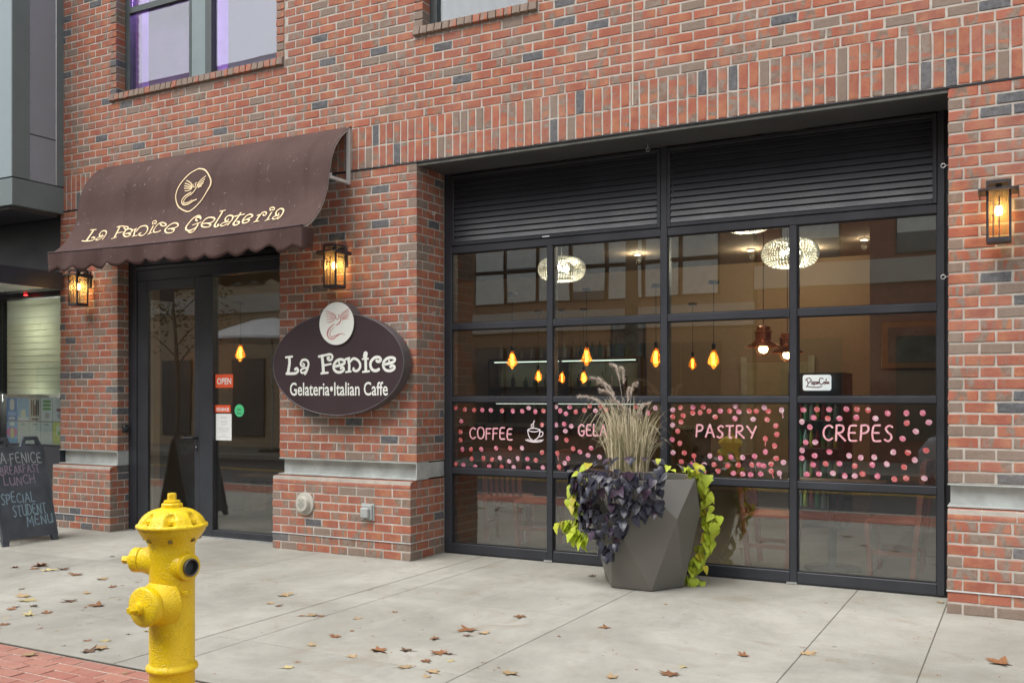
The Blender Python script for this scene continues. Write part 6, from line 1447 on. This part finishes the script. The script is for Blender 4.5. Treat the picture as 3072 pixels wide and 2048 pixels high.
MB().lathe([(1.9, 3.05), (1.88, 3.12), (1.2, 3.42), (.5, 3.66), (0, 3.74)], (-13.6, -12.6, 0), n=8, caps=False).build('canopy', simple('white_canvas', (.78, .78, .78), .8), t); MB().lathe([(.03, 0), (.03, 3.6)], (-13.6, -12.6, 0), n=10).build('pole', MATS['steel'], t); MB().lathe([(.35, -.01), (.35, .06)], (-13.6, -12.6, 0), n=20).build('base', MATS['cord'], t)

# ------------------------------------------------------------------ fallen leaves
LC = [('tan', (.42, .29, .15)), ('rust brown', (.26, .115, .045)), ('dark brown', (.13, .07, .04)), ('pale yellow', (.52, .43, .20))]
def dry_mat(n_, c_):
    m, nt, p = nmat('dry_leaf_'+n_.replace(' ', '_')); oc = node(nt, 'ShaderNodeTexCoord').outputs['Object']; oi = node(nt, 'ShaderNodeObjectInfo').outputs['Random']
    c = mixc(nt, ramp(nt, noise(nt, oc, 40, 4), .35, .7), tuple(x*.7 for x in c_), tuple(x*1.15 for x in c_)); h = node(nt, 'ShaderNodeHueSaturation'); nt.links.new(c, h.inputs['Color']); nt.links.new(ramp(nt, oi, 0, 1, .8, 1.2), h.inputs['Value'])
    nt.links.new(h.outputs[0], p.inputs['Base Color']); p.inputs['Roughness'].default_value = .75; bump(nt, p, noise(nt, oc, 90, 3), .4, .004); return m
LM_ = [dry_mat(n_, c_) for n_, c_ in LC]
def dry_leaf(kind, rnd):
    """lobed dry leaf about 1 unit long, curled, two-sided thickness"""
    lob = rnd.choice([5, 5, 7]); n = lob*4; v = [(0, 0, .02)]; f = []; curl = rnd.uniform(.15, .5); tw = rnd.uniform(-.4, .4); ax = rnd.uniform(0, 3)
    for i in range(n):
        a = 2*math.pi*i/n; rr = (.36+.14*math.cos(lob*a)) * (1+.35*math.cos(a)*.6) + rnd.uniform(-.03, .03)
        x, y = rr*math.cos(a), rr*math.sin(a)*.8
        q = x*math.cos(ax)+y*math.sin(ax); z = .03+curl*q*q*1.1+tw*x*y + rnd.uniform(0, .04)
        v.append((x, y, max(.008, z)))
    for i in range(n): f.append((0, 1+i, 1+(i+1) % n))
    m0 = len(v); v += [(.45, -.012, .03), (.78, -.03, .06), (.78, .0, .07), (.45, .014, .04)]; f.append((m0, m0+1, m0+2, m0+3))
    me = bpy.data.meshes.new('fallen_leaf'); me.from_pydata(v, [], f); me.update(); me.polygons.foreach_set('use_smooth', [True]*len(f)); me.materials.append(LM_[kind]); return me
DRY = [[dry_leaf(k, _r) for _ in range(6)] for k in range(4)]
zones = {}
for x, y, s, c_ in LEAVES:
    u, v_, f_ = proj((x, y, 0))
    if y < -3.67: zn = 'on the brick paving'
    elif u < 460: zn = 'left of hydrant, %s row' % ('upper' if v_ < 1755 else 'middle' if v_ < 1850 else 'lower')
    elif u < 1300: zn = 'right of hydrant, %s half' % ('upper' if v_ < 1940 else 'lower')
    elif u < 1900: zn = 'on concrete below the planter'
    else: zn = 'on concrete at far right'
    zones.setdefault((zn, c_), []).append((u, x, y, s))
for (zn, c_), lst in zones.items():
    lst.sort()
    for i, (u, x, y, s) in enumerate(lst):
        o = bpy.data.objects.new('fallen_leaf', _r.choice(DRY[c_])); col.objects.link(o)
        o.location = (x, y, -.002 if y > -3.67 else -.006); o.rotation_euler = (0, 0, _r.uniform(0, 6.3)); o.scale = (s*1.35, s*1.35, s*1.5)
        tag(o, ('%s dry leaf %s' % (LC[c_][0], zn)) + (', %s from the left' % ORD[i] if len(lst) > 1 else ''), 'leaf', 'fallen leaves on the sidewalk')
# crumbs of leaf and grit too small to pick apart
v, f = [], []
for k in range(520):
    x, y = _r.uniform(-5, 6), _r.uniform(-3.9, .1)
    if y > -.12 and not .1 < x < 4.4: continue
    s = _r.uniform(.003, .011)*(1 if _r.random() < .85 else 1.8); a = _r.uniform(0, 6); n0 = len(v)
    for i in range(4): q = a+i*1.57; v.append((x+s*math.cos(q)*_r.uniform(.4, 1.4), y+s*math.sin(q)*_r.uniform(.3, 1.), .001+_r.uniform(0, .004)))
    f.append((n0, n0+1, n0+2, n0+3))
o = mesh_obj('leaf_crumbs', v, f, LM_[1]); tag(o, 'scattered crumbs of dry leaf and grit on the sidewalk', 'litter', kind='stuff')
